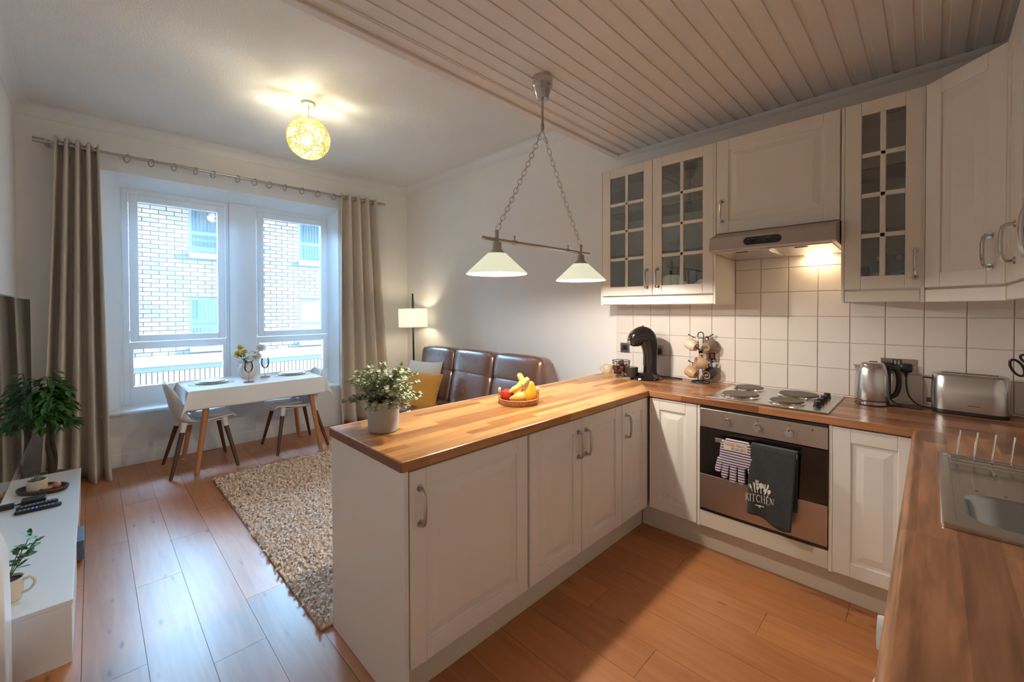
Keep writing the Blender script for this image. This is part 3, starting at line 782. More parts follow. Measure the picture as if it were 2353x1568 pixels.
put(MB().prism([(5.229, -.013), (5.229, -.37), (5.455, -.598), (5.838, -.598), (5.838, -.013)], ZUD, ZU1, lambda a, b, d_: (a, b, d_)), 'body', MT['cream'], c)
DM = T(5.226, -.3835, ZUD+.001) @ RZ(-PI/4)
add_door(c, .325, ZU1-ZUD-.002, DM, handle=(.272, .135), mat='cream', hmat='nickel_b')
put(MB().box(.0, .327, .002, .02, -.068, -.010).xf(DM, 0), 'pelmet', MT['cream'], c, bevel=.004)
FWX = lambda y, z: T(5.456, y, z) @ RZ(-PI/2)
c = thing('wall_cabinet', 'cream wall cabinet with solid door on the right wall beside the corner unit', 'cabinet', (5.65, -.78, ZU0), 'wall cabinets')
put(MB().box(5.478, 5.838, -.932, -.602, ZUD, ZU1), 'body', MT['cream'], c)
add_door(c, .318, ZU1-ZUD-.002, FWX(-.615, ZUD+.001), handle=(.262, .135), mat='cream', hmat='nickel_b')
put(MB().box(5.458, 5.476, -.932, -.625, ZU0+.003, ZUD-.008), 'pelmet', MT['cream'], c, bevel=.004)
c = thing('wall_cabinet', 'glazed cream wall cabinet at the right edge of the view', 'cabinet', (5.65, -1.17, ZU0), 'wall cabinets')
m = MB().box(5.828, 5.838, -1.40, -.936, ZUD, ZU1).box(5.478, 5.828, -1.40, -.936, ZUD, ZUD+.016).box(5.478, 5.828, -1.40, -.936, ZU1-.016, ZU1).box(5.478, 5.828, -1.40, -1.384, ZUD, ZU1).box(5.478, 5.828, -.950, -.936, ZUD, ZU1)
put(m, 'body', MT['cream'], c)
for z in (1.83, 2.14): put(MB().box(5.49, 5.825, -1.383, -.952, z, z+.016), 'shelf', MT['cream'], c)
add_door(c, .46, ZU1-ZUD-.002, FWX(-.938, ZUD+.001), 'glass', handle=(.425, .115), mat='cream', hmat='nickel_b')
put(MB().box(5.458, 5.476, -1.40, -.936, ZU0+.003, ZUD-.008), 'pelmet', MT['cream'], c, bevel=.004)

# contents of the glazed cabinets
def tumbler(x, y, z, r, h, label, grp):
    m = MB(); m.lathe([(0, .0), (r*.8, .0), (r, h), (r-.0025, h), (r*.78, .008), (0, .008)], (x, y, z), 20)
    single(m, 'drinking_glass', MT['drinkglass'], label, 'glass', (x, y, z), grp, smooth=True)
zb_ = ZUD+.016
for i, (x, y) in enumerate(((3.945, -.20), (4.01, -.24), (4.05, -.15))): tumbler(x, y, zb_, .034, .16, ('left tall clear glass on the bottom shelf of the double glazed cabinet', 'middle tall clear glass on the bottom shelf of the double glazed cabinet', 'right tall clear glass on the bottom shelf of the double glazed cabinet')[i], 'tall glasses in the double cabinet')
for i, (x, y) in enumerate(((4.15, -.24), (4.22, -.20))): tumbler(x, y, zb_, .04, .085, ('low clear tumbler on the bottom shelf beside the tall glasses', 'low clear tumbler in the far right corner of the double glazed cabinet')[i], 'tumblers in the double cabinet')
def carton(x, lab):
    c = thing('milk_carton', lab, 'carton', (x, -.22, zb_), 'blue cartons')
    put(MB().box(x-.033, x+.033, -.255, -.190, zb_, zb_+.125), 'body', MT['carton'], c, bevel=.002)
    m = MB().hexa([(x-.033, -.255, zb_+.125), (x+.033, -.255, zb_+.125), (x+.033, -.19, zb_+.125), (x-.033, -.19, zb_+.125), (x-.033, -.226, zb_+.163), (x+.033, -.226, zb_+.163), (x+.033, -.219, zb_+.163), (x-.033, -.219, zb_+.163)])
    put(m, 'gable_top', MT['carton'], c)
    put(MB().box(x-.033, x+.033, -.2245, -.2205, zb_+.160, zb_+.178), 'seal', MT['carton'], c)
    put(MB().cyl((x+.005, -.243, zb_+.143), (x+.005, -.255, zb_+.150), .012, n=14), 'cap', MT['inkw'], c)
    m = MB()     # cow patch print
    m.sphere((x-.008, -.2553, zb_+.062), .018, 12, 6, (1.1, .02, .7)); m.sphere((x+.014, -.2553, zb_+.072), .009, 10, 6, (1, .03, .9))
    put(m, 'cow_print', MT['inkw'], c)
carton(5.052, 'blue milk carton behind the left pane of the tall glazed cabinet'); carton(5.128, 'blue milk carton behind the right pane of the tall glazed cabinet')
for x0, x1, lab in ((4.955, 5.012, 'dark coffee box left of the blue cartons'), (5.165, 5.208, 'dark coffee box right of the blue cartons')):
    c = thing('coffee_box', lab, 'box', ((x0+x1)/2, -.22, zb_), 'dark boxes')
    put(MB().box(x0, x1, -.26, -.17, zb_, zb_+.11), 'body', MT['boxdark'], c, bevel=.001)
    m = MB().box(x0+.012, x1-.006, -.2608, -.2602, zb_+.078, zb_+.083).box(x0+.014, x1-.012, -.2608, -.2602, zb_+.054, zb_+.064)
    put(m, 'print', MT['key'], c)

# ------------------------------------------------------------------ extractor hood
c = thing('extractor_hood', 'brushed steel extractor hood over the hob with a black control strip', 'extractor hood', (4.6, -.25, 1.755))
pr = [(-.014, 1.762), (-.500, 1.776), (-.512, 1.782), (-.508, 1.856), (-.392, 1.895), (-.014, 1.895)]
m = MB(); X0, X1 = 4.292, 4.908
m.prism([(a, b) for a, b in pr], X0, X1, lambda a, b, d_: (d_, a, b))
put(m, 'body', MT['steel_h'], c, bevel=.002)
for a, b in ((4.312, 4.595), (4.605, 4.888)):
    fm = put(MB().hexa([(a, -.47, 1.770), (b, -.47, 1.770), (b, -.10, 1.759), (a, -.10, 1.759), (a, -.47, 1.776), (b, -.47, 1.776), (b, -.10, 1.766), (a, -.10, 1.766)]), 'filter', MT['steel'], c, bevel=.002)
    put(MB().box((a+b)/2-.03, (a+b)/2+.03, -.44, -.428, 1.766, 1.7705), 'latch', MT['black'], fm)
put(MB().box(4.60-.004, 4.60+.004, -.47, -.10, 1.758, 1.772), 'divider', MT['steel'], c)
cxs = [(4.505+.022*math.cos(t), 1.819+.022*math.sin(t)) for t in [PI/2+PI*i/10 for i in range(11)]] + [(4.650+.022*math.cos(t), 1.819+.022*math.sin(t)) for t in [-PI/2+PI*i/10 for i in range(11)]]
cp = put(MB().prism(cxs, .5125, .509, lambda a, b, d_: (a, -d_, b)), 'control_strip', MT['black'], c)
for x in (4.535, 4.59): put(MB().cyl((x, -.512, 1.815), (x, -.519, 1.815), .008, n=14), 'knob', MT['blackgloss'], cp, smooth=True)
m = MB()
for x in (4.508, 4.525, 4.533, 4.578, 4.592, 4.604, 4.612, 4.62): m.box(x, x+.003, -.5132, -.5124, 1.829, 1.832)
put(m, 'marks', MT['inkw'], cp)
put(MB().hexa([(4.70, -.085, 1.759), (4.83, -.085, 1.759), (4.83, -.03, 1.757), (4.70, -.03, 1.757), (4.70, -.085, 1.765), (4.83, -.085, 1.765), (4.83, -.03, 1.764), (4.70, -.03, 1.764)]), 'lamp', P('hood_lamp', (.9, .85, .7), .4, emit=(1, .74, .42), es=14), c)
ld = bpy.data.lights.new('hood_light', 'AREA'); ld.shape = 'RECTANGLE'; ld.size = .13; ld.size_y = .05; ld.energy = LAMP['hood']; ld.color = (1, .72, .42)
lo = bpy.data.objects.new('hood_light', ld); COL.objects.link(lo); lo.location = (4.765, -.06, 1.752)

# ------------------------------------------------------------------ oven
c = thing('oven', 'built-in oven with steel control panel and black glass door', 'oven', (4.594, -.3, .25))
XO0, XO1 = 4.291, 4.898
put(MB().box(XO0+.01, XO1-.01, -.61, -.08, .25, .855), 'cavity', MT['black'], c)
cp = put(MB().box(XO0, XO1, -.638, -.60, .744, .852), 'control_panel', MT['steel_h'], c, bevel=.002)
put(MB().box(XO0, XO1, -.634, -.60, .8525, .866), 'vent_gap', MT['black'], c)
for x in (4.441, 4.592, 4.740):
    k = put(MB().cyl((x, -.638, .795), (x, -.658, .795), .0205, .019, n=24), 'knob', MT['nickel_b'], cp, smooth=True)
    put(MB().cyl((x, -.6395, .8105), (x, -.6595, .8105), .004, n=8), 'pointer', MT['black'], k)
    m = MB()
    for t in range(7):
        a = -.6+t*(PI+1.2)/6; m.box(x+.030*math.cos(a)-.0012, x+.030*math.cos(a)+.0012, -.6388, -.638, .795+.030*math.sin(a)-.0012, .795+.030*math.sin(a)+.0012)
    if x > 4.5: m.torus((x, -.6385, .833), .0045, .0008, Matrix.Rotation(PI/2, 3, 'X'), 14, 5)
    put(m, 'scale_marks', MT['black'], cp)
put(MB().cyl((4.837, -.637, .830), (4.837, -.640, .830), .004, n=12), 'indicator', MT['blackgloss'], cp)
dr = put(MB().box(XO0, XO1, -.640, -.605, .470, .741), 'glass_door', MT['ovenglass'], c, bevel=.002)
put(MB().box(XO0, XO1, -.640, -.605, .268, .469), 'lower_panel', MT['steel_h'], c, bevel=.002)
put(MB().box(XO0, XO1, -.628, -.605, .249, .266), 'bottom_trim', MT['black'], c)
m = MB().box(4.392, 4.782, -.688, -.676, .683, .707)
for x in (4.402, 4.764): m.box(x, x+.01, -.678, -.639, .688, .702)
put(m, 'handle', MT['nickel_b'], dr, bevel=.002)

# ------------------------------------------------------------------ hob
c = thing('hob', 'steel electric hob with four solid hotplates', 'hob', (4.6, -.31, H))
m = MB(); m.box(4.308, 4.893, -.596, -.040, H, H+.007)
put(m, 'plate', MT['steel'], c, bevel=.006, bseg=3)
for x, y, r in ((4.428, -.185, .076), (4.455, -.455, .093), (4.700, -.225, .096), (4.692, -.470, .076)):
    m = MB(); m.lathe([(r+.012, .0), (r+.012, .004), (r+.004, .010), (r+.002, .004)], (x, y, H+.007), 40)
    put(m, 'trim_ring', MT['chrome'], c, smooth=True)
    m = MB(); m.lathe([(r+.002, .0), (r+.002, .014), (r-.002, .017), (r-.012, .0175), (r-.014, .0165), (.030, .0165), (.027, .0150), (0, .0150)], (x, y, H+.007), 40)
    put(m, 'hotplate', MT['castiron'], c, smooth=True, ang=25)
for y in (-.165, -.265, -.365, -.465):
    m = MB(); m.lathe([(0, 0), (.019, 0), (.018, .006), (.0155, .007), (.0155, .026), (.014, .028), (0, .028)], (4.828, y, H+.007), 24)
    put(m, 'knob', MT['black'], c, smooth=True)
m = MB()
for y in (-.165, -.265, -.365, -.465): m.box(4.862, 4.868, y-.001, y+.001, H+.007, H+.0074)
put(m, 'marks', MT['ink'], c)

# ------------------------------------------------------------------ sink
def rrect(x0, x1, y0, y1, r, z, n=6):
    P_ = []
    for cx, cy, a0 in ((x1-r, y1-r, 0), (x0+r, y1-r, PI/2), (x0+r, y0+r, PI), (x1-r, y0+r, 1.5*PI)):
        for i in range(n+1): a = a0+PI/2*i/n; P_.append((cx+r*math.cos(a), cy+r*math.sin(a), z))
    return P_
c = thing('sink', 'stainless steel sink with bowl and flat drainer', 'sink', (5.52, -1.36, H))
R_ = [rrect(5.270, 5.790, -1.722, -1.006, .012, H+.001), rrect(5.270, 5.790, -1.722, -1.006, .012, H+.007), rrect(5.274, 5.786, -1.718, -1.010, .012, H+.009),
      rrect(5.296, 5.764, -1.696, -1.032, .02, H+.008), rrect(5.298, 5.762, -1.694, -1.034, .02, H+.004), rrect(5.316, 5.742, -1.652, -1.412, .065, H+.004)]
m = MB(); m.ring_loft(R_, caps=False); put(m, 'top', MT['steel_sink'], c, smooth=True)
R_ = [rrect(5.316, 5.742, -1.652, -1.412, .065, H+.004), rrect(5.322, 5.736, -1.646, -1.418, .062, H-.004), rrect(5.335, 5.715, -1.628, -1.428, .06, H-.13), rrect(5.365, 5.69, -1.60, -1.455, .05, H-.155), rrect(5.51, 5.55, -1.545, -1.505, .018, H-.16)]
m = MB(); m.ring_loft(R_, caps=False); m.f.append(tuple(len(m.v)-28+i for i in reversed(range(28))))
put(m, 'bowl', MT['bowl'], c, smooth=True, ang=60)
m = MB()
for i in range(7): m.box(5.34+.055*i, 5.348+.055*i, -1.385, -1.20, H+.004, H+.006)
put(m, 'drainer_ribs', MT['steel_sink'], c, bevel=.001)
# wire plate rack on the drainer
c = thing('plate_rack', 'chrome wire plate rack standing on the drainer', 'rack', (5.52, -1.12, H+.006))
zr_ = H+.022
put(MB().tube([(5.300, -1.150, zr_), (5.74, -1.150, zr_)], .0032, 8), 'wire', MT['chrome'], c, smooth=True)
put(MB().tube([(5.300, -1.120, zr_+.004), (5.74, -1.120, zr_+.004)], .0026, 8), 'wire', MT['chrome'], c, smooth=True)
put(MB().tube([(5.300, -1.075, zr_), (5.74, -1.075, zr_)], .0032, 8), 'wire', MT['chrome'], c, smooth=True)
for i in range(11):
    x = 5.314+.040*i
    put(MB().tube([(x, -1.150, zr_), (x, -1.075, zr_), (x+.002, -1.068, zr_+.012), (x+.010, -1.062, zr_+.085)], .0026, 8), 'upright', MT['chrome'], c, smooth=True)
for x in (5.388, 5.62):
    put(MB().tube([(x, -1.110, zr_), (x, -1.16, zr_-.004), (x+.004, -1.21, H+.0085)], .004, 8), 'foot', MT['chrome'], c, smooth=True)
# ------------------------------------------------------------------ sockets, plugs and cables on the tiles
YT = -.011
def plate(name, label, cat, x0, x1, z0, z1):
    c = thing(name, label, cat, ((x0+x1)/2, YT, (z0+z1)/2))
    put(MB().box(x0, x1, YT-.006, YT, z0, z1), 'plate', MT['plate_metal'], c, bevel=.0025)
    m = MB()
    for x in (x0+.008, x1-.008): m.cyl((x, YT-.006, (z0+z1)/2), (x, YT-.0068, (z0+z1)/2), .0028, n=10)
    put(m, 'screw', MT['chrome'], c); return c
c = plate('light_switch', 'steel switch plate with black insert left of the coffee machine', 'switch', 3.398, 3.482, 1.068, 1.150)
put(MB().box(3.417, 3.464, YT-.0085, YT-.006, 1.088, 1.132), 'insert', MT['black'], c, bevel=.001)
put(MB().box(3.430, 3.451, YT-.011, YT-.0085, 1.096, 1.124), 'rocker', MT['blackgloss'], c, bevel=.001)
c = plate('wall_socket', 'single steel wall socket behind the coffee machine', 'socket', 3.686, 3.770, 1.066, 1.150)
def plug(x, z, label):
    c = thing('plug', label, 'plug', (x, YT-.006, z))
    m = MB(); m.puff((x, YT-.021, z+.002), (.025, .0145, .024), .45, 20, 10); put(m, 'body', MT['black'], c, smooth=True)
    put(MB().cyl((x, YT-.024, z-.018), (x, YT-.024, z-.045), .009, .005, n=12), 'strain_relief', MT['black'], c, smooth=True); return c
c = plug(3.728, 1.098, 'black square plug of the coffee machine'); put(MB().box(3.718, 3.727, YT-.0365, YT-.0355, 1.107, 1.112), 'mark', MT['inkw'], c)
c = plate('cooker_switch', 'steel cooker switch with red rocker behind the mug tree', 'switch', 4.098, 4.186, 1.050, 1.136)
put(MB().box(4.118, 4.160, YT-.0085, YT-.006, 1.068, 1.118), 'insert', MT['black'], c); put(MB().box(4.132, 4.152, YT-.012, YT-.0085, 1.074, 1.112), 'rocker', MT['redsw'], c, bevel=.002)
c = plate('double_socket', 'double steel wall socket between kettle and toaster', 'socket', 5.048, 5.196, 1.070, 1.155)
put(MB().box(5.100, 5.136, YT-.0085, YT-.006, 1.118, 1.150), 'switch_insert', MT['black'], c)
for x in (5.105, 5.120): put(MB().box(x, x+.011, YT-.0115, YT-.0085, 1.122, 1.146), 'rocker', MT['key'], c, bevel=.001)
plug(5.078, 1.105, 'black plug of the kettle, half hidden by its handle'); plug(5.155, 1.105, 'black rounded plug in the right half of the double socket')
def bez(P_, n=10):
    out = []
    for i in range(len(P_)-1):
        p0 = Vector(P_[max(i-1, 0)]); p1 = Vector(P_[i]); p2 = Vector(P_[i+1]); p3 = Vector(P_[min(i+2, len(P_)-1)])
        for k in range(n):
            t = k/n; out.append(.5*((2*p1)+(p2-p0)*t+(2*p0-5*p1+4*p2-p3)*t*t+(3*p1-p0-3*p2+p3)*t**3))
    out.append(Vector(P_[-1])); return out
def cable(pts, label, r=.0035): single(MB().tube(bez(pts), r, 8), 'cable', MT['black'], label, 'cable', pts[0], smooth=True)
cz = H+.0042
cable([(3.728, YT-.024, 1.052), (3.729, -.045, 1.0), (3.735, -.05, .94), (3.77, -.06, cz), (3.86, -.05, cz), (3.945, -.075, cz), (3.93, -.10, cz), (3.86, -.12, cz), (3.80, -.17, cz)], 'black cable of the coffee machine curling on the worktop')
cable([(5.078, YT-.024, 1.058), (5.08, -.05, 1.0), (5.09, -.06, .94), (5.13, -.08, cz), (5.205, -.135, cz), (5.215, -.145, cz), (5.19, -.14, cz), (5.13, -.12, cz), (5.095, -.14, cz)], 'black cable of the kettle looping on the worktop')
cable([(5.155, YT-.024, 1.058), (5.157, -.04, 1.01), (5.168, -.05, .96), (5.195, -.055, .925), (5.225, -.06, cz), (5.262, -.075, cz)], 'black cable running from the socket to the toaster')

# ------------------------------------------------------------------ coffee machine
X, Y = 3.735, -.262
c = thing('coffee_machine', 'glossy black capsule coffee machine with arched body', 'coffee machine', (X, Y, H), rz=0)
A = math.radians(-42)                 # front points to the lower left of the photograph (-X,-Y)
MC = T(X, Y, H) @ RZ(A)
def cm(m): return m.xf(MC, 0)
m = MB(); m.lathe([(0, 0), (.094, 0), (.097, .006), (.092, .016), (.066, .030), (.052, .05), (.0, .055)], (0, .018, 0), 40); m.xf(Matrix.Diagonal((.92, 1.22, 1, 1)), 0)
put(cm(m), 'base', MT['blackgloss'], c, smooth=True)
# arched body: superellipse sections along a C-shaped spine (local -y is the front)
sp = [(.050, .02, .044, .050), (.052, .10, .043, .047), (.052, .18, .044, .049), (.047, .245, .048, .058), (.028, .302, .053, .066), (-.004, .328, .055, .066), (-.038, .322, .054, .058), (-.066, .302, .051, .050), (-.084, .280, .045, .036), (-.092, .262, .036, .018)]
sp = [(p.x, p.y, p.z, h_.x) for p, h_ in zip(bez([(a, b, c_) for a, b, c_, d_ in sp], 5), bez([(d_, 0, 0) for a, b, c_, d_ in sp], 5))]
rings = []
for i, (y, z, hw, ht) in enumerate(sp):
    a = Vector((0, *sp[max(i-1, 0)][:2])); b = Vector((0, *sp[min(i+1, len(sp)-1)][:2])); t = (b-a).normalized(); nn = Vector((0, t.z, -t.y))
    ring = []
    for k in range(28):
        an = 2*PI*k/28; ca, sa = math.cos(an), math.sin(an)
        ring.append(Vector((0, y, z)) + Vector((1, 0, 0))*hw*math.copysign(abs(ca)**.7, ca) + nn*ht*math.copysign(abs(sa)**.7, sa))
    rings.append(ring)
m = MB(); m.ring_loft(rings); put(cm(m), 'body', MT['blackgloss'], c, smooth=True, ang=60)
m = MB(); m.puff((0, -.062, .290), (.046, .046, .046), .6, 24, 14); put(cm(m), 'brew_head', MT['blackgloss'], c, smooth=True)
m = MB(); m.hexa([(-.02, -.118, .298), (.02, -.118, .298), (.02, -.09, .300), (-.02, -.09, .300), (-.019, -.088, .360), (.019, -.088, .360), (.019, -.060, .350), (-.019, -.060, .350)])
put(cm(m), 'front_trim', MT['nickel'], c, bevel=.003)
put(cm(MB().cyl((0, -.108, .278), (0, -.118, .278), .012, n=20)), 'button', MT['nickel'], c, smooth=True)
put(cm(MB().box(-.030, .030, -.114, -.100, .264, .292)), 'badge', MT['steel'], c, bevel=.004)
put(cm(MB().tube([(-.012, -.004, .384), (-.010, -.004, .399), (.010, -.004, .399), (.012, -.004, .384)], .004, 8)), 'lever', MT['chrome'], c, smooth=True)
m = MB(); m.lathe([(0, .0), (.036, .0), (.043, .03), (.046, .070), (.044, .072), (0, .072)], (0, -.088, .018), 32); put(cm(m), 'drip_cup', MT['black'], c, smooth=True)
m = MB(); m.torus((0, -.088, .0915), .037, .002, None, 28, 6)
for k in range(-3, 4): L_ = math.sqrt(max(.036**2-(.010*k)**2, 0)); m.box(.010*k-.002, .010*k+.002, -.088-L_, -.088+L_, .0905, .092)
put(cm(m), 'drip_grid', MT['chrome'], c)
put(cm(MB().box(-.016, .016, .004, .012, .10, .22)), 'front_recess', MT['black'], c)

# ------------------------------------------------------------------ capsule basket, small mug
BX, BY = 3.556, -.272
c = thing('wire_basket', 'small black wire bowl filled with coffee capsules', 'basket', (BX, BY, H))
m = MB(); m.torus((BX, BY, H+.003), .044, .0024, None, 28, 6)
put(m, 'foot_ring', MT['iron'], c, smooth=True)
put(MB().torus((BX, BY, H+.124), .066, .0026, None, 32, 6), 'rim', MT['iron'], c, smooth=True)
put(MB().torus((BX, BY, H+.104), .0655, .0018, None, 32, 6), 'hoop', MT['iron'], c, smooth=True)
for k in range(16):
    a = 2*PI*k/16; u = Vector((math.cos(a), math.sin(a), 0)); P_ = [Vector((BX, BY, H+z))+u*r for r, z in ((.044, .003), (.022, .022), (.028, .032), (.050, .062), (.063, .095), (.066, .124))]
    put(MB().tube(bez(P_, 4), .0016, 5), 'rib', MT['iron'], c)
pm_ = MB(); pm_.lathe([(0, 0), (.015, 0), (.019, .024), (.0235, .027), (.0235, .029), (0, .029)], (0, 0, 0), 20)
for i, (dx, dy, dz, rx, ry, mt) in enumerate(((.0, -.018, .040, .6, .2, 'pod'), (-.016, .012, .044, -.4, -.4, 'pod'), (.018, .010, .042, .3, .7, 'pod'), (-.024, -.008, .066, 2.6, -.3, 'pod'), (.022, -.012, .068, .9, .9, 'pod'), (.0, .022, .066, -1.2, .2, 'podr'), (-.006, -.020, .080, 1.8, .3, 'pod'), (.006, .004, .090, .4, -.5, 'pod'))):
    me = pm_.mesh('coffee_capsule'); me.materials.append(MT[mt])
    o = put(me, 'coffee_capsule', None, None, smooth=True); o.location = (BX+dx*1.35, BY+dy*1.35, H+dz-.006); o.scale = (1.2, 1.2, 1.2); o.rotation_euler = (rx, ry, i)
    setp(o, 'red coffee capsule in the wire bowl' if mt == 'podr' else 'dark brown coffee capsule in the wire bowl', 'capsule', 'coffee capsules in the wire bowl')
def mug_meshes(r, h, fat=1.12):
    m = MB(); m.lathe([(0, .0), (r*.72, .0), (r*.80, .004), (r*fat, h*.42), (r*1.04, h*.78), (r*.98, h), (r*.93, h), (r*.98, h*.75), (r*1.04, h*.42), (r*.72, .008), (0, .008)], (0, 0, 0), 30)
    hp = [(r*1.02, 0, h*.80), (r*1.45, 0, h*.86), (r*1.72, 0, h*.60), (r*1.55, 0, h*.30), (r*1.06, 0, h*.24)]
    hd = MB(); hd.tube(bez(hp, 6), .0058, 8)
    return m, hd
def mug(name, label, mat, Mx, group=None, r=.040, h=.088, foot='rawclay', mark='ink'):
    loc = Mx.to_translation()
    c = thing(name, label, 'mug', loc, group)
    c.rotation_euler = Mx.to_euler()
    b, hd = mug_meshes(r, h)
    put(b, 'body', MT[mat], c, smooth=True, local=True); put(hd, 'handle', MT[mat], c, smooth=True, local=True)
    m = MB(); m.lathe([(r*.60, -.0006), (r*.735, -.0006), (r*.76, .002)], (0, 0, 0), 28); put(m, 'foot_ring', MT[foot], c, local=True)
    m = MB().box(-.0022, .0022, -.010, .010, -.0010, 0).box(-.005, .005, .008, .011, -.0010, 0).box(-.006, .004, -.011, -.008, -.0010, 0)
    put(m, 'maker_mark', MT[mark], c, local=True)
    return c
mug('coffee_mug', 'cream mug standing on a coaster behind the wire bowl', 'mug_cream', T(3.402, -.215, H+.0065) @ RZ(math.radians(215)), r=.036, h=.066)
m = MB(); m.lathe([(0, 0), (.050, 0), (.050, .006), (0, .006)], (3.402, -.215, H), 30); single(m, 'coaster', MT['mug_tan'], 'round tan coaster under the cream mug beside the wire bowl', 'coaster', (3.402, -.215, H), smooth=True)

# ------------------------------------------------------------------ mug tree
TX, TY = 4.092, -.105
c = thing('mug_tree', 'black wire mug tree with looped top', 'mug tree', (TX, TY, H))
m = MB(); m.torus((TX, TY, H+.004), .060, .0035, None, 36, 8); m.tube([(TX-.06, TY, H+.004), (TX+.06, TY, H+.004)], .003, 8); put(m, 'base_ring', MT['iron'], c, smooth=True)
q = Vector((.707, .707, 0))          # runs across the view
P_ = [Vector((TX, TY, H+.004))-q*.020, Vector((TX, TY, H+.12))-q*.012, Vector((TX, TY, H+.20))-q*.010, Vector((TX, TY, H+.27))-q*.017, Vector((TX, TY, H+.335))-q*.020] + \
     [Vector((TX, TY, H+.338+.019*math.sin(a)))-q*.0195*math.cos(a) for a in (.4, .9, PI/2, PI-.9, PI-.4)] + \
     [Vector((TX, TY, H+.335))+q*.020, Vector((TX, TY, H+.27))+q*.017, Vector((TX, TY, H+.20))+q*.010, Vector((TX, TY, H+.12))+q*.012, Vector((TX, TY, H+.004))+q*.020]
put(MB().tube(bez(P_, 5), .0034, 8), 'stem', MT['iron'], c, smooth=True)
put(MB().box(-.012, .012, -.006, .006, H+.19, H+.225).xf(T(TX, TY, 0) @ RZ(PI/4), 0), 'clasp', MT['iron'], c, bevel=.003)
def arm(z, s, ln=.085, off=(0, 0)):
    p0 = Vector((TX, TY, H+z)); d_ = q*s + Vector((off[0], off[1], 0))
    P_ = [p0, p0+d_*.03+Vector((0, 0, .001)), p0+d_*(ln*.7)+Vector((0, 0, .010)), p0+d_*ln+Vector((0, 0, .024))]
    m = MB().tube(bez(P_, 5), .003, 8); m.sphere(P_[-1], .0055, 10, 8); put(m, 'arm', MT['iron'], c, smooth=True)
arm(.315, -1); arm(.315, 1); arm(.12, 1); arm(.13, -1); arm(.235, -.7, .085, (.45, -.55))
VW = (Vector((TX, TY, 1.2))-CAM_POS).normalized()
def hang(px, pz, tilt, roll, mat, label, foot='rawclay', mark='ink', toward=.035, fy=0.0):
    """mug whose foot faces the room (camera side); axis (local +z) points away from the viewer and down-sideways"""
    pos = Vector((TX, TY, H+pz)) + q*px - Vector((VW.x, VW.y, 0))*toward
    axis = (Vector((VW.x, VW.y, 0)).normalized()*math.cos(tilt) + q*math.sin(tilt)*math.cos(roll) + Vector((0, 0, 1))*math.sin(tilt)*math.sin(roll)).normalized()
    up = Vector((0, 0, 1)); hx = (up - axis*up.dot(axis)).normalized(); hx = (hx + q*fy).normalized(); hx = (hx-axis*hx.dot(axis)).normalized(); hy = axis.cross(hx)
    Mx = Matrix(((hx.x, hy.x, axis.x, pos.x), (hx.y, hy.y, axis.y, pos.y), (hx.z, hy.z, axis.z, pos.z), (0, 0, 0, 1)))
    mug('hanging_mug', label, mat, Mx, 'mugs on the mug tree', r=.037, h=.078, foot=foot, mark=mark)
hang(-.030, .252, .75, 2.75, 'mug_cream', 'cream mug on the upper left arm of the mug tree', fy=.45)
hang(.036, .252, .75, .45, 'mug_taupe', 'taupe mug on the upper right arm of the mug tree', fy=-.45)
hang(-.030, .058, .75, 2.75, 'mug_tan', 'tan mug on the lower left arm of the mug tree', fy=.45)
hang(.040, .056, .75, .45, 'mug_char', 'charcoal mug on the lower right arm of the mug tree', mark='inkw', fy=-.45)
hang(.042, .132, 1.45, 2.9, 'mug_beige', 'beige mug lying across the middle arm of the mug tree', toward=.055, fy=.15)

# ------------------------------------------------------------------ kettle
X, Y = 5.022, -.150
c = thing('kettle', 'brushed steel kettle with black handle', 'kettle', (X, Y, H))
m = MB(); m.lathe([(0, 0), (.071, 0), (.073, .003), (.073, .006), (.0, .006)], (X, Y, H), 44); put(m, 'power_base', MT['black'], c, smooth=True)
m = MB(); m.lathe([(.0, .006), (.0735, .006), (.0735, .022), (.073, .0225)], (X, Y, H), 44); put(m, 'lower_band', MT['chrome'], c, smooth=True)
m = MB(); m.lathe([(.072, .0225), (.072, .0275)], (X, Y, H), 44); put(m, 'black_ring', MT['black'], c, smooth=True)
m = MB(); m.lathe([(.073, .0275), (.0735, .03), (.072, .10), (.069, .16), (.064, .195), (.058, .212), (.054, .216)], (X, Y, H), 44)
put(m, 'body', MT['steel'], c, smooth=True)
m = MB(); m.lathe([(.055, .214), (.054, .220), (.048, .227), (.020, .232), (0, .233)], (X, Y, H), 36); put(m, 'lid', MT['nickel_b'], c, smooth=True)
put(MB().box(-.012, .022, -.007, .007, 0, .004).xf(T(X, Y, H+.231) @ RZ(math.radians(10)), 0), 'lid_tab', MT['black'], c, bevel=.001)
ha = math.radians(28)                   # handle direction in plan (towards +X, slightly +Y)
HM = T(X, Y, H) @ RZ(ha)
m = MB(); m.hexa([(-.052, -.018, .185), (-.052, .018, .185), (-.058, .018, .186), (-.058, -.018, .186), (-.060, -.012, .216), (-.060, .012, .216), (-.085, .006, .216), (-.085, -.006, .216)])
m = MB(); n_ = 8
for t in range(1):
    m.ring_loft([[(-.058, -.022, .165), (-.058, .022, .165), (-.066, 0, .165)], [(-.055, -.020, .205), (-.055, .020, .205), (-.080, 0, .207)], [(-.052, -.018, .214), (-.052, .018, .214), (-.088, 0, .217)]])
put(m.xf(HM, 0), 'spout', MT['steel'], c, smooth=True)
hp = [(.055, 0, .206), (.085, 0, .203), (.108, 0, .188), (.119, 0, .155), (.119, 0, .10), (.108, 0, .062), (.088, 0, .046), (.070, 0, .044)]
m = MB().tube(bez(hp, 5), [.013]*0 or .0125, 12, flat=.85); put(m.xf(HM, 0), 'handle', MT['black'], c, smooth=True)
m = MB().box(.066, .081, -.016, .016, .035, .205); put(m.xf(HM, 0), 'handle_spine', MT['black'], c, bevel=.005)
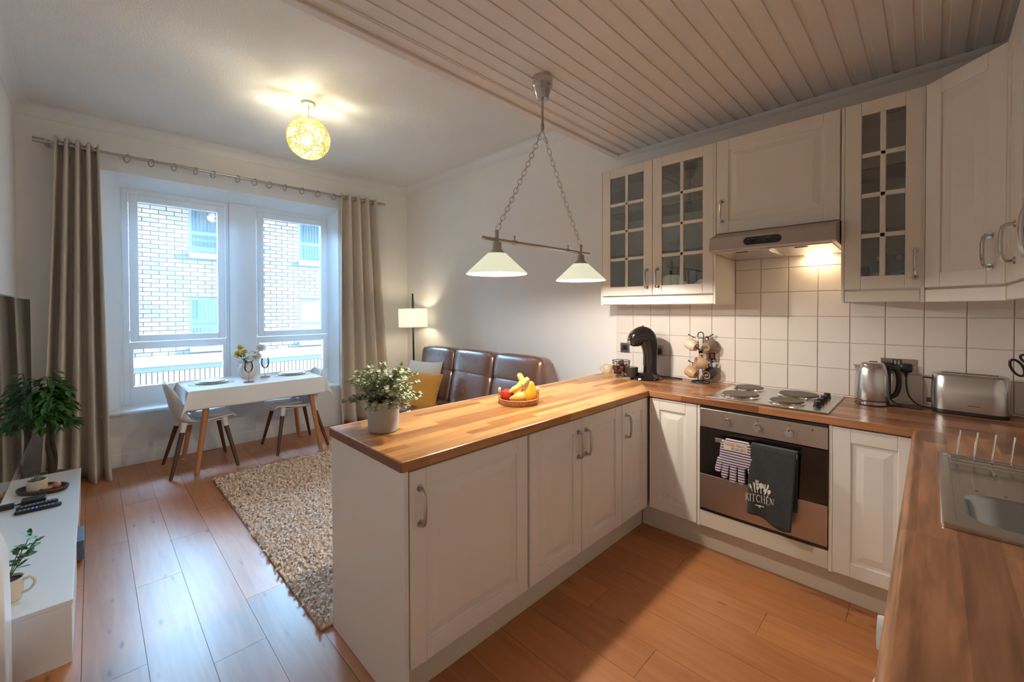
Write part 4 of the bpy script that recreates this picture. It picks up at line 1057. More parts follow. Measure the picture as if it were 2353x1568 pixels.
put(MB().box(.0805, .0825, -.006, .006, .08, .165).xf(HM, 0), 'water_gauge', MT['key'], c)
put(MB().box(.075, .083, -.006, .002, .209, .213).xf(HM, 0), 'switch', MT['inkw'], c)

# ------------------------------------------------------------------ toaster
c = thing('toaster', 'long brushed steel toaster with single wide slot', 'toaster', (5.385, -.115, H))
TM = T(5.385, -.112, H) @ RZ(math.radians(-6))
def rr2(hx, hy, r, z, n=8): return rrect(-hx, hx, -hy, hy, r, z, n)
m = MB(); m.ring_loft([rr2(.128, .060, .055, 0), rr2(.131, .063, .058, .004), rr2(.131, .063, .058, .020)]); put(m.xf(TM, 0), 'foot', MT['black'], c, smooth=True)
m = MB(); m.ring_loft([rr2(.134, .066, .060, .020), rr2(.135, .067, .061, .10), rr2(.131, .063, .058, .185), rr2(.125, .057, .053, .196), rr2(.115, .048, .045, .199)]); put(m.xf(TM, 0), 'shell', MT['steel'], c, smooth=True, ang=50)
put(MB().box(-.095, .095, -.020, .020, .1975, .2005).xf(TM, 0), 'slot', MT['black'], c)
m = MB()
for i in range(9): m.box(-.088+.021*i, -.084+.021*i, -.017, .017, .2005, .2025)
m.box(-.09, .09, -.004, -.001, .2005, .2025)
put(m.xf(TM, 0), 'warming_wires', MT['steel'], c)
put(MB().box(-.158, -.130, -.004, .004, .160, .168).box(-.166, -.140, -.010, .010, .161, .168).xf(TM, 0), 'lever', MT['black'], c, bevel=.002)
put(MB().cyl((-.128, -.004, .05), (-.150, -.004, .05), .012, .011, n=18).xf(TM, 0), 'browning_knob', MT['black'], c, smooth=True)
put(MB().box(.0, .040, -.0676, -.0668, .050, .0525).xf(TM, 0), 'maker_mark', MT['black'], c)

# ------------------------------------------------------------------ utensil pot with scissors at the right edge
X, Y = 5.690, -.16
m = MB(); m.lathe([(0, 0), (.052, 0), (.056, .01), (.056, .15), (.052, .15), (.051, .012), (0, .012)], (X, Y, H), 32)
single(m, 'utensil_pot', MT['steel'], 'steel utensil pot in the far corner of the worktop holding the scissors', 'pot', (X, Y, H), smooth=True)
c = thing('scissors', 'kitchen scissors with open black handles leaning out of the pot', 'scissors', (5.68, -.16, H+.02))
U_ = Vector((-.62, -.10, .78)).normalized(); V_ = Vector((.70, -.2, .62)); V_ = (V_-U_*V_.dot(U_)).normalized(); W_ = U_.cross(V_)
p0 = Vector((5.712, -.158, H+.055))
def loop(cx, cy, a, b, rot):
    return [p0+U_*(cx+a*math.cos(t)*math.cos(rot)-b*math.sin(t)*math.sin(rot))+V_*(cy+a*math.cos(t)*math.sin(rot)+b*math.sin(t)*math.cos(rot)) for t in [2*PI*i/26 for i in range(26)]]
put(MB().tube(loop(.268, -.022, .040, .018, .28), .0052, 8, True), 'handle', MT['black'], c, smooth=True)
put(MB().tube(loop(.272, .032, .038, .018, -.25), .0052, 8, True), 'handle', MT['black'], c, smooth=True)
put(MB().tube([p0+U_*.195+V_*.004, p0+U_*.235-V_*.014], .008, 8).tube([p0+U_*.195+V_*.004, p0+U_*.24+V_*.018], .008, 8).tube([p0+U_*.16+V_*.002, p0+U_*.20+V_*.004], .009, 8), 'shank', MT['black'], c, smooth=True)
put(MB().tube([p0+U_*.01, p0+U_*.17], .006, 8, flat=.3), 'blade', MT['steel'], c, smooth=True)
put(MB().cyl(p0+U_*.198+W_*.012, p0+U_*.198-W_*.012, .004, n=12), 'rivet', MT['chrome'], c, smooth=True)

# ------------------------------------------------------------------ oven glove and tea towel on the oven handle
GX0 = 4.412
def gp(a, b): return (GX0+a, .70+b)
out = []
def arc(cx, cy, r, a0, a1, n=7): return [(cx+r*math.cos(a0+(a1-a0)*i/n), cy+r*math.sin(a0+(a1-a0)*i/n)) for i in range(n+1)]
# glove hangs with its fingers down; outline in (x,z)
def finger(x0, z0, x1, z1, r):   # from root centre to tip centre
    d_ = Vector((x1-x0, z1-z0)).normalized(); n2 = Vector((-d_.y, d_.x)); a = math.atan2(n2.y, n2.x)
    return [(x0+n2.x*r, z0+n2.y*r)] + [(x1+r*math.cos(a-PI*i/8), z1+r*math.sin(a-PI*i/8)) for i in range(9)] + [(x0-n2.x*r, z0-n2.y*r)]
c = thing('oven_glove', 'cream oven glove with navy stripes hanging fingers down on the oven handle', 'oven glove', (4.49, -.70, .52))
def slab_xz(m, poly, y0, y1):
    a = sum(poly[i][0]*poly[(i+1) % len(poly)][1]-poly[(i+1) % len(poly)][0]*poly[i][1] for i in range(len(poly)))
    if a < 0: poly = poly[::-1]
    m.prism(poly, y0, y1, lambda a_, b_, d_: (a_, -d_, b_)); return m
palm = [(4.428, .690), (4.434, .706), (4.446, .712), (4.560, .712), (4.574, .706), (4.580, .690), (4.582, .60), (4.556, .575), (4.43, .575), (4.420, .60)]
m = MB(); slab_xz(m, palm, .690, .708)
put(m, 'palm', MT['glove'], c, bevel=.005, bseg=3)
for (a, b_, cc, d_, r) in ((4.428, .605, 4.414, .540, .0165), (4.457, .585, 4.448, .515, .0175), (4.494, .580, 4.490, .500, .0175), (4.533, .580, 4.534, .505, .0175), (4.572, .640, 4.580, .560, .015)):
    put(slab_xz(MB(), finger(a, b_, cc, d_, r), .691, .707), 'finger', MT['glove'], c, bevel=.005, bseg=3)
put(slab_xz(MB(), [(4.446, .664), (4.562, .664), (4.562, .700), (4.446, .700)], .7083, .7088), 'print_field', MT['gloveplain'], c)
def wall_text(s, size, x, z, rot, y, bold=False):
    t = text_mesh(s, size, bold=bold); t.xf(T(x, y, z) @ Matrix.Rotation(rot, 4, 'Y') @ Matrix.Rotation(PI/2, 4, 'X'), 0); return t
put(wall_text('Oven Glove', .021, 4.503, .6955, PI, -.7092), 'lettering', MT['inkblue'], c)
put(wall_text('CZSYZCZS', .015, 4.520, .6775, PI, -.7092, True), 'lettering', MT['inkblue'], c)
put(MB().box(4.448, 4.565, -.690, -.672, .706, .714), 'cuff', MT['gloveplain'], c, bevel=.003)

c = thing('tea_towel', 'charcoal tea towel with white cutlery print over the oven handle', 'towel', (4.67, -.69, .33))
TWX0, TWX1 = 4.560, 4.782
def tw(u, v):     # v 0 top .. 1 bottom ; front panel
    sx = (TWX1-TWX0)
    x = TWX0 + .018*(1-v) + u*(sx - .018*(1-v)) - .020*v*u + .0*u
    zb2 = .347 - .044*(.5-.5*math.cos(PI*min(max((u-.18)/.62, 0), 1))) + .012*max(0, u-.86)/.14
    z = .7115 + (zb2-.7115)*v
    yv = -.699 - .010*math.sin(PI*v)*.6 - .006*math.sin(u*7+1.0)*v - .004*math.sin(u*13)*v
    return Vector((x, yv, z))
m = MB(); m.grid(lambda u, v: tw(1-u, v), 26, 26)
n0 = len(m.v)
m.grid(lambda u, v: Vector((tw(u, 0).x, -.699+.042*(.5-.5*math.cos(PI*v)), .7115+.006*math.sin(PI*v))), 26, 6)
m.grid(lambda u, v: Vector((tw(u, v*.8).x+.012*v, -.657+.005*math.sin(u*6)*v, .7115-(.7115-.40)*v)), 26, 12)
put(m, 'cloth', MT['towel'], c, smooth=True, solid=.004, ang=80)
def on_towel(t):
    for i, (x, y, z) in enumerate(t.v):
        u = (x-TWX0)/(TWX1-TWX0); v = (.7115-z)/(.7115-.335); p = tw(min(max(u, 0), 1), min(max(v, 0), 1)); t.v[i] = (x, p.y-.0033, z)
    return t
def serif_word(word, h):
    m = MB(); x = 0.0
    def quad(p): n = len(m.v); m.v.extend([(a*h, b*h, 0) for a, b in p]); m.f.append(tuple(range(n, n+len(p))))
    def bar(x0, x1, y0, y1): quad([(x0, y0), (x1, y0), (x1, y1), (x0, y1)])
    def stem(x0, w=.11):
        bar(x0, x0+w, 0, 1); bar(x0-.07, x0+w+.07, 0, .035); bar(x0-.07, x0+w+.07, .965, 1)
    for ch in word:
        if ch == 'I': stem(x+.08); x += .30
        elif ch == 'K': stem(x+.08); quad([(x+.19, .42), (x+.27, .50), (x+.62, 1), (x+.52, 1)]); quad([(x+.27, .52), (x+.33, .60), (x+.70, 0), (x+.55, 0)]); x += .74
        elif ch == 'T': bar(x+.30, x+.41, 0, 1); bar(x+.22, x+.49, 0, .035); bar(x+.03, x+.68, .955, 1); bar(x+.03, x+.07, .80, 1); bar(x+.64, x+.68, .80, 1); x += .72
        elif ch == 'C':
            for k in range(20):
                a0 = math.radians(40+280*k/20); a1 = math.radians(40+280*(k+1)/20)
                w0 = .05+.07*abs(math.cos(a0/2+PI/2)*0+math.sin((a0)/2)); w1 = .05+.07*abs(math.sin(a1/2))
                quad([(x+.40+.36*math.cos(a0), .5+.5*math.sin(a0)), (x+.40+.36*math.cos(a1), .5+.5*math.sin(a1)), (x+.40+(.36-w1)*math.cos(a1), .5+(.5-w1)*math.sin(a1)), (x+.40+(.36-w0)*math.cos(a0), .5+(.5-w0)*math.sin(a0))])
            bar(x+.655, x+.69, .68, .93); x += .76
        elif ch == 'H': stem(x+.08); stem(x+.55); bar(x+.15, x+.58, .49, .53); x += .80
        elif ch == 'E': stem(x+.08); bar(x+.15, x+.52, 0, .04); bar(x+.15, x+.50, .96, 1); bar(x+.15, x+.42, .49, .53); bar(x+.485, x+.52, 0, .2); bar(x+.465, x+.50, .82, 1); x += .60
        elif ch == 'N': bar(x+.10, x+.145, 0, 1); bar(x+.03, x+.22, 0, .035); bar(x+.62, x+.665, 0, 1); bar(x+.55, x+.74, .965, 1); quad([(x+.04, 1), (x+.20, 1), (x+.665, 0), (x+.60, 0)]); x += .78
        x += .04
    for i, (a, b, c_) in enumerate(m.v): m.v[i] = (a-x*h/2, b, c_)
    return m
t = serif_word('KITCHEN', .036)
for i, (x, y, z) in enumerate(t.v): t.v[i] = (4.622+x*.74, 0, .420+y*(1.12)+.00*x-1.1*(x*.74)**2)
put(on_towel(t), 'lettering', MT['inkw'], c)
def ell(cx, cz, a, b, n=12): return [(cx+a*math.cos(2*PI*i/n), cz+b*math.sin(2*PI*i/n)) for i in range(n)]
m = MB()
def flat(poly):
    n = len(m.v); m.v.extend([(a, 0, b) for a, b in poly]); m.f.append(tuple(range(n, n+len(poly))))
def rot2(poly, cx, cz, a): return [(cx+(x-cx)*math.cos(a)-(z-cz)*math.sin(a), cz+(x-cx)*math.sin(a)+(z-cz)*math.cos(a)) for x, z in poly]
def spoon(x, z, s, a):
    flat(rot2(ell(x, z+s*.9, s*.22, s*.34), x, z, a)); flat(rot2([(x-s*.05, z), (x+s*.05, z), (x+s*.04, z+s*.6), (x-s*.04, z+s*.6)], x, z, a))
def fork(x, z, s, a):
    for k in (-1.5, -.5, .5, 1.5): flat(rot2([(x+k*s*.10-s*.03, z+s*.75), (x+k*s*.10+s*.03, z+s*.75), (x+k*s*.10+s*.03, z+s*1.25), (x+k*s*.10-s*.03, z+s*1.25)], x, z, a))
    flat(rot2([(x-s*.05, z), (x+s*.05, z), (x+s*.06, z+s*.5), (x+s*.18, z+s*.78), (x-s*.18, z+s*.78), (x-s*.06, z+s*.5)], x, z, a))
def knife(x, z, s, a): flat(rot2([(x-s*.06, z), (x+s*.06, z), (x+s*.06, z+s*.6), (x+s*.14, z+s*.9), (x+s*.10, z+s*1.3), (x-s*.05, z+s*1.4)], x, z, a))
zb3 = .468
fork(4.590, zb3+.004, .030, .38); knife(4.603, zb3, .040, .16); fork(4.612, zb3+.018, .040, .04); spoon(4.614, zb3, .030, .05); spoon(4.628, zb3, .046, 0); spoon(4.642, zb3-.004, .030, -.12); knife(4.646, zb3+.002, .042, -.26); fork(4.640, zb3+.012, .034, -.1); spoon(4.656, zb3-.012, .036, -.25)
put(on_towel(m), 'cutlery_print', MT['inkw'], c)
m = MB(); flat(ell(4.622, .402, .010, .004)); flat(ell(4.608, .404, .006, .003)); flat(ell(4.636, .401, .006, .003)); flat(rot2(ell(4.622, .397, .004, .005), 4.622, .397, 0))
put(on_towel(m), 'ornament_print', MT['inkw'], c)

# ------------------------------------------------------------------ fruit tray on the peninsula
FX, FY = 3.620, -1.478
c = thing('rattan_tray', 'round rattan tray with two handles holding fruit', 'tray', (FX, FY, H))
m = MB(); m.lathe([(0, .002), (.100, .002), (.106, .0), (.110, .004), (.112, .030), (.108, .033), (.103, .030), (.101, .008), (0, .008)], (FX, FY, H), 48); put(m, 'tray', MT['wicker'], c, smooth=True)
for s in (-1, 1):
    d_ = q*s; pn = Vector((-d_.y, d_.x, 0)); b0 = Vector((FX, FY, H+.025))+d_*.107
    put(MB().tube([b0-pn*.022, b0-pn*.022+Vector((0, 0, .045))], .0065, 8).tube([b0+pn*.022, b0+pn*.022+Vector((0, 0, .045))], .0065, 8).tube([b0-pn*.032+Vector((0, 0, .050)), b0+pn*.032+Vector((0, 0, .050))], .0085, 10), 'handle', MT['rattan'], c, smooth=True)
fw2 = Vector((-.707, .707, 0))      # away from the viewer
def fpos(a, b, z): return Vector((FX, FY, H+z))+q*a+fw2*b
def fruit(m, name, mat, label, cat, p, extra=None):
    c = thing(name, label, cat, p); put(m, 'flesh', MT[mat], c, smooth=True)
    if extra: put(extra, 'stalk', MT['bark'], c, smooth=True)
p = fpos(-.062, -.008, .045); m = MB(); m.lathe([(0, -.030), (.012, -.036), (.030, -.026), (.038, 0), (.034, .022), (.018, .033), (.006, .029), (0, .024)], p, 26); fruit(m, 'apple', 'apple', 'shiny red apple in the fruit tray', 'apple', p, MB().tube([p+Vector((0, 0, .024)), p+Vector((.004, 0, .042))], .0015, 6))
p = fpos(-.012, .045, .048); m = MB().sphere(p, .038, 26, 16); fruit(m, 'orange', 'orange', 'orange behind the bananas in the fruit tray', 'orange', p)
p = fpos(-.040, .052, .034); m = MB().sphere(p, .026, 22, 12); fruit(m, 'lime', 'jade', 'small green-yellow fruit between apple and orange', 'fruit', p)
def pear(mat, label, p, axis, L_, R0, stalk=True):
    prof = [(0, -.40), (.30, -.39), (.44, -.30), (.50, -.12), (.45, .08), (.30, .28), (.22, .42), (.16, .54), (.06, .60), (0, .60)]
    m = MB(); m.lathe([(r*R0*2, z*L_) for r, z in prof], (0, 0, 0), 28); rt = Vector((0, 0, 1)).rotation_difference(Vector(axis)).to_matrix().to_4x4()
    m.xf(T(*p) @ rt, 0); e = None
    if stalk: e = MB().tube([(0, 0, .58*L_), (.003, 0, .66*L_), (-.008, .0, .80*L_)], .0016, 6); e.xf(T(*p) @ rt, 0)
    fruit(m, 'pear', mat, label, 'pear', Vector(p), e)
pear('pear', 'yellow pear lying at the front of the fruit tray', fpos(.000, -.052, .040), (-q + Vector((0, 0, -.10)) - fw2*.1).normalized(), .085, .033, False)
pear('squash', 'large amber pear standing at the right of the fruit tray', fpos(.062, -.004, .052), (q*.10+Vector((0, 0, 1))).normalized(), .118, .050)
pear('squash', 'amber pear tucked behind the large one', fpos(.030, -.010, .042), (q*-.05+fw2*.3+Vector((0, 0, 1))).normalized(), .080, .036, False)
def banana(label, pts, r):
    pp = bez([fpos(*a) for a in pts], 6); n_ = len(pp); rad = [max(.005, r*min(1, 4.2*(i/(n_-1))+.12, 5.0*(1-i/(n_-1))+.25)) for i in range(n_)]
    fruit(MB().tube(pp, rad, 10), 'banana', 'banana', label, 'banana', pp[0])
banana('upright pale banana across the middle of the fruit tray', [(-.052, -.040, .068), (-.030, -.034, .080), (.002, -.026, .098), (.018, -.018, .124), (.006, -.012, .152), (-.008, -.008, .158)], .0165)
banana('shorter pale banana leaning on the large pear', [(.014, -.030, .102), (.026, -.026, .112), (.040, -.016, .128), (.056, -.004, .136)], .015)

# ------------------------------------------------------------------ eucalyptus in a patterned pot
PX, PY = 3.570, -2.270
c = thing('potted_plant', 'bushy grey-green eucalyptus in a grey checked pot on the peninsula', 'plant', (PX, PY, H))
m = MB(); m.lathe([(0, .0), (.058, .0), (.064, .006), (.0665, .06), (.066, .128), (.061, .130), (.060, .112), (0, .112)], (PX, PY, H), 48); put(m, 'pot', MT['potpat'], c, smooth=True)
put(MB().cyl((PX, PY, H+.108), (PX, PY, H+.114), .060, n=24), 'soil', MT['soil'], c)
lm = MB(); NL = 8
pts_ = [(0, 0, 0)] + [(.0105*math.cos(2*PI*i/NL)+.0115, .0095*math.sin(2*PI*i/NL), .0022*math.cos(4*PI*i/NL)) for i in range(NL)]
lm.v = [(.0115, 0, .0016)] + pts_[1:]; lm.f = [(0, 1+i, 1+(i+1) % NL) for i in range(NL)]
lme = lm.mesh('leaf'); lme.materials.append(MT['euc'])
rp_ = random.Random(11); stems = MB(); leaves = []
for s in range(84):
    az = rp_.uniform(0, 2*PI); el = math.acos(rp_.uniform(.10, 1.0))*1.02; ln = rp_.uniform(.11, .165)*(1.0 if el < 1.0 else .95)
    b0 = Vector((PX, PY, H+.11))+Vector((math.cos(az), math.sin(az), 0))*rp_.uniform(0, .03)
    tip = b0 + Vector((math.sin(el)*math.cos(az), math.sin(el)*math.sin(az), math.cos(el)*.98+.22))*ln
    if el > 1.2: tip.z = max(tip.z-.03, H+.075)
    mid = (b0+tip)/2 + Vector((0, 0, .02)); P_ = bez([b0, mid, tip], 5); stems.tube(P_, .0011, 4)
    for k in range(3, len(P_)):
        for side in (0, 1, 2):
            if side == 2 and rp_.random() < .4: continue
            leaves.append((P_[k], az+side*2.1+k*.9+rp_.uniform(-.4, .4), rp_.uniform(-.7, .5), rp_.uniform(.6, 1.15), rp_.uniform(-.8, .8)))
put(stems, 'stems', MT['stem'], c)
leaves.sort(key=lambda l: (l[0]-CAM_POS).length)
rest = MB()
for i, (p, az, tl, sc, rl) in enumerate(leaves):
    Mx = T(*p) @ RZ(az) @ Matrix.Rotation(tl, 4, 'Y') @ Matrix.Rotation(rl, 4, 'X') @ Matrix.Diagonal((sc, sc, sc, 1))
    if i < 290:
        o = child_copy(lme, 'leaf', c); o.matrix_local = T(-PX, -PY, -H) @ Mx
    else:
        rest.begin(); n0 = len(rest.v); rest.v += lm.v; rest.f += [tuple(n0+a for a in f) for f in lm.f]; rest.xf(Mx, n0)
put(rest, 'foliage', MT['euc'], c, kind='stuff')
# ------------------------------------------------------------------ curtain rod
XRD, ZRD = .10, 2.822
c = thing('curtain_rod', 'steel curtain rod with cylindrical end caps above the window', 'curtain rod', (XRD, -1.94, ZRD))
put(MB().cyl((XRD, -3.46, ZRD), (XRD, -.43, ZRD), .0125, n=18), 'rod', MT['nickel'], c, smooth=True)
for y0, y1 in ((-3.485, -3.42), (-.46, -.395)): put(MB().cyl((XRD, y0, ZRD), (XRD, y1, ZRD), .020, n=22), 'end_cap', MT['nickel'], c, smooth=True)
for y in (-3.40, -.49): put(MB().cyl((0, y, ZRD), (.004, y, ZRD), .025, n=18).cyl((.0, y, ZRD), (XRD, y, ZRD), .007, n=10).cyl((XRD, y-.008, ZRD), (XRD, y+.008, ZRD), .0165, n=16), 'bracket', MT['nickel'], c, smooth=True)

# ------------------------------------------------------------------ linen curtains
def curtain(label, yt0, yt1, yb0, yb1, folds, amp_t, amp_b, seed, org, fl):
    rn = random.Random(seed); ph = [rn.uniform(-.5, .5) for _ in range(folds*2+2)]
    ztop = ZRD+.045; zbot = .004
    def fn(u, v):
        e = v**1.15
        y0 = yt0+(yb0-yt0)*e; y1 = yt1+(yb1-yt1)*e
        k = u*folds*2*PI; w_ = ph[int(u*folds*2)]
        cs = math.cos(k + .25*math.sin(k)+ .5*w_*v)
        sh = math.copysign(abs(cs)**.55, cs)
        am = (amp_t+(amp_b-amp_t)*v)*(1+.35*w_*v)
        x = XRD + am*sh + fl*max(0, v-.78)**2*2.2*(1+.4*math.sin(u*9))
        y = y0+(y1-y0)*u + .012*math.sin(2*k+1)*v*.6
        z = ztop+(zbot-ztop)*v + (.010*math.sin(k*1.0) if v < .02 else 0)
        if v > .93: x += .02*math.sin(u*23+seed)*((v-.93)/.07)
        return Vector((max(x, .022), y, z))
    c = thing('curtain', label, 'curtain', org, 'linen curtains')
    put(MB().grid(fn, folds*22, 36), 'cloth', MT['linen'], c, smooth=True, solid=.003, ang=180)
    for i in range(folds*2):
        u = (i+.5)/(folds*2); y = yt0+(yt1-yt0)*u
        put(MB().torus((XRD, y, ZRD), .023, .0035, Matrix.Rotation(PI/2, 3, 'X') @ Matrix.Rotation(.35, 3, 'Y'), 20, 6), 'eyelet', MT['nickel'], c, smooth=True)
curtain('beige linen curtain gathered left of the window behind the tree', -3.36, -3.10, -3.47, -3.06, 4, .060, .095, 3, (.1, -3.25, 0), 1.5)
curtain('beige linen curtain gathered right of the window near the floor lamp', -.995, -.53, -1.03, -.37, 4, .052, .080, 8, (.1, -.75, 0), .25)
# sheer panels with metal eyelets
EY = [[-2.919, -2.752, -2.586, -2.418, -2.276, -2.065], [-1.909, -1.767, -1.609, -1.429, -1.254, -1.065]]
def sheer(label, y0, y1, x0, eys, seed, org):
    rn = random.Random(seed); a = [rn.uniform(0, 6) for _ in range(4)]
    def fn(u, v):
        y = y0+(y1-y0)*u
        x = x0 + (.003+.014*v)*math.sin(u*23+a[0]) + (.003+.012*v)*math.sin(u*9+a[1]) + .004*math.sin(u*41+a[2])
        z = ZRD+.016+(.004-ZRD-.016)*v + (.012*math.sin(u*17+a[3]) if v == 1 else 0)
        return Vector((max(x, .024), y+.01*math.sin(v*5+u*6), max(z, .006)))
    c = thing('sheer_curtain', label, 'curtain', org, 'sheer curtains')
    put(MB().grid(fn, 120, 20), 'voile', MT['sheer'], c, smooth=True, ang=180)
    for y in eys: put(MB().torus((XRD, y, ZRD-.018), .034, .0045, Matrix.Rotation(PI/2, 3, 'X') @ Matrix.Rotation(rn.uniform(.2, .7), 3, 'Y'), 22, 6), 'eyelet', MT['plate_metal'], c, smooth=True)
sheer('sheer white voile panel in front of the left window', -2.975, -1.90, .058, EY[0], 2, (.08, -2.45, 0))
sheer('sheer white voile panel in front of the right window', -2.14, -.985, .074, EY[1], 5, (.11, -1.55, 0))

# ------------------------------------------------------------------ dining table, cloth, chairs
DX0, DX1, DY0, DY1, DZ = .150, .835, -2.585, -1.480, .742
c = thing('dining_table', 'small dining table with splayed beech legs under a white cloth', 'table', (.49, -2.03, 0))
put(MB().box(DX0, DX1, DY0, DY1, DZ-.022, DZ), 'top', MT['chairw'], c, bevel=.004)
for fx, fy, tx_, ty in ((.814, -2.541, .745, -2.44), (.800, -1.505, .735, -1.60), (.190, -2.552, .25, -2.45), (.170, -1.512, .24, -1.60)):
    lg = put(MB().cyl((fx, fy, .016), (tx_, ty, DZ-.02), .0175, .026, n=20), 'leg', MT['beech'], c, smooth=True)
    put(MB().cyl((fx, fy, 0), (fx, fy, .006), .017, n=18).cyl((fx, fy, .006), (fx, fy, .018), .012, n=16), 'foot', MT['chrome'], lg, smooth=True)
# cloth: square ring pushed over the table edge
def cloth():
    m = MB(); nx, ny = 34, 50; ov = .165
    def fn(u, v):
        a = DX0-ov+(DX1-DX0+2*ov)*u; b = DY0-ov+(DY1-DY0+2*ov)*v
        ox = max(DX0-a, 0, a-DX1); oy = max(DY0-b, 0, b-DY1)
        sx = -1 if a < DX0 else 1; sy = -1 if b < DY0 else 1
        x = min(max(a, DX0), DX1); y = min(max(b, DY0), DY1); z = DZ+.004
        if ox > 0 and oy > 0:          # corner: hangs as a fold
            r = math.hypot(ox, oy); t = math.atan2(oy, ox)
            x += sx*(.008+.060*r/.23*math.sin(t*1.0)**.5*math.cos(t)**.3*1.4); y += sy*(.008+.060*r/.23*math.cos(t)**.5*math.sin(t)**.3*1.4); z -= r*.92
        elif ox > 0: x += sx*(.006+.012*math.sin(b*11)*ox/ov*.6+.02*ox); z -= ox*.985
        elif oy > 0: y += sy*(.006+.012*math.sin(a*14)*oy/ov*.6+.03*oy); z -= oy*.985
        return Vector((x, y, z))
    return m.grid(fn, nx*2, ny*2)
single(cloth(), 'tablecloth', MT['cloth'], 'plain white cloth draped over the dining table', 'tablecloth', (.49, -2.03, DZ), smooth=True, solid=.003, ang=60)

def chair(label, org, rz):
    c = thing('dining_chair', label, 'chair', org, 'white shell dining chairs', rz)
    # local: chair faces +y, shell = lofted scoop
    prof = [(.245, .452), (.225, .466), (.16, .462), (.05, .448), (-.06, .442), (-.135, .452), (-.185, .49), (-.215, .56), (-.235, .65), (-.252, .735), (-.262, .790)]
    wid = [.185, .205, .222, .228, .226, .218, .208, .205, .200, .170, .105]
    cup = [.002, .004, .010, .016, .022, .034, .05, .055, .045, .028, .010]
    def fn(u, v):
        f = v*(len(prof)-1); i = min(int(f), len(prof)-2); t = f-i; t2 = t*t*(3-2*t)
        y = prof[i][0]+(prof[i+1][0]-prof[i][0])*t; z = prof[i][1]+(prof[i+1][1]-prof[i][1])*t
        w_ = wid[i]+(wid[i+1]-wid[i])*t; cp = cup[i]+(cup[i+1]-cup[i])*t
        s = 2*u-1; seat = max(0, 1-v*1.7); back = 1-seat
        return Vector((w_*math.sin(s*PI/2*.94)/math.sin(PI/2*.94), y + cp*back*abs(s)**2.2*1.5, z + cp*abs(s)**2.4*(1-.65*back) - .012*seat*abs(s)**4*(1 if v < .1 else 0)))
    put(MB().grid(fn, 24, 40), 'shell', MT['chairw'], c, smooth=True, solid=.012, local=True, ang=180)
    put(MB().box(-.15, .15, -.14, .17, .418, .434), 'seat_bracket', MT['chairw'], c, bevel=.01, local=True)
    m = MB(); m.puff((0, .07, .468), (.15, .125, .010), .7, 24, 8); put(m, 'seat_pad', MT['chairw'], c, smooth=True, local=True)
    for sx, sy in ((-1, 1), (1, 1), (-1, -1), (1, -1)):
        tp = Vector((sx*.155, .155 if sy > 0 else -.135, .435)); bt = Vector((sx*.262, .242 if sy > 0 else -.245, 0)); jm = tp.lerp(bt, .16)
        put(MB().cyl(jm, bt, .0195, .0125, n=18), 'leg', MT['walnut'], c, smooth=True, local=True)
        put(MB().cyl(tp+Vector((0, 0, .012)), jm, .026, .0205, n=18), 'leg_socket', MT['chairw'], c, smooth=True, local=True)
    return c
chair('white shell chair at the left end of the dining table', (.475, -2.462, 0), 0)
chair('white shell chair at the right end of the dining table', (.470, -1.648, 0), PI)

# place settings
ZT = DZ+.006
def setting(x, y, side, rz):
    m = MB(); R_ = []
    n_ = 40
    for zz, s in ((0, 1.0), (.003, 1.0)): R_.append([(x+.155*s*math.cos(2*PI*i/n_), y+.182*s*math.sin(2*PI*i/n_), ZT+zz) for i in range(n_)])
    m.ring_loft(R_); single(m, 'placemat', MT['mat'], f'oval woven placemat at the {side} place of the table', 'placemat', (x, y, ZT))
    def plate(r, z, lab):
        m = MB(); m.lathe([(0, 0), (r*.55, 0), (r*.66, .002), (r, .0085), (r*.995, .011), (r*.66, .006), (0, .005)], (x, y, z), 44); single(m, 'plate', MT['ceramic'], lab, 'plate', (x, y, z), 'dinner plates', smooth=True)
    plate(.130, ZT+.003, f'large white plate, lower of the two at the {side} place'); plate(.105, ZT+.0145, f'small white plate, upper of the two at the {side} place')
setting(.470, -2.370, 'left', 0); setting(.455, -1.665, 'right', 0)
def wine(x, y, lab, lab2):
    m = MB(); m.lathe([(0, 0), (.045, 0), (.045, .006), (0, .006)], (x, y, ZT), 30); single(m, 'coaster', MT['cork'], lab2, 'coaster', (x, y, ZT), smooth=True)
    c = thing('wine_glass', lab, 'glass', (x, y, ZT+.006), 'wine glasses'); z = ZT+.006
    m = MB(); m.lathe([(0, .001), (.033, .001), (.033, .0025), (.010, .006), (.0042, .012), (.0036, .05), (.005, .082), (0, .086)], (x, y, z), 28); put(m, 'stem', MT['drinkglass'], c, smooth=True)
    m = MB(); m.lathe([(.004, .084), (.020, .092), (.033, .112), (.037, .135), (.035, .165), (.030, .190), (.0288, .190), (.0338, .165), (.0358, .135), (.032, .113), (.019, .094), (0, .088)], (x, y, z), 32); put(m, 'bowl', MT['drinkglass'], c, smooth=True)
wine(.690, -2.118, 'clear wine glass nearest the camera, in front of the vase', 'cork coaster under the nearer wine glass')
wine(.455, -1.918, 'clear wine glass right of the vase', 'cork coaster under the farther wine glass')
VX, VY = .395, -2.058
m = MB(); m.lathe([(0, 0), (.040, 0), (.052, .010), (.078, .045), (.086, .080), (.080, .115), (.060, .145), (.046, .156), (.043, .154), (.056, .140), (.074, .112), (.080, .080), (.072, .048), (0, .014)], (VX, VY, ZT), 44)
single(m, 'vase', MT['vase'], 'round matt white vase holding the flowers on the table', 'vase', (VX, VY, ZT), smooth=True)
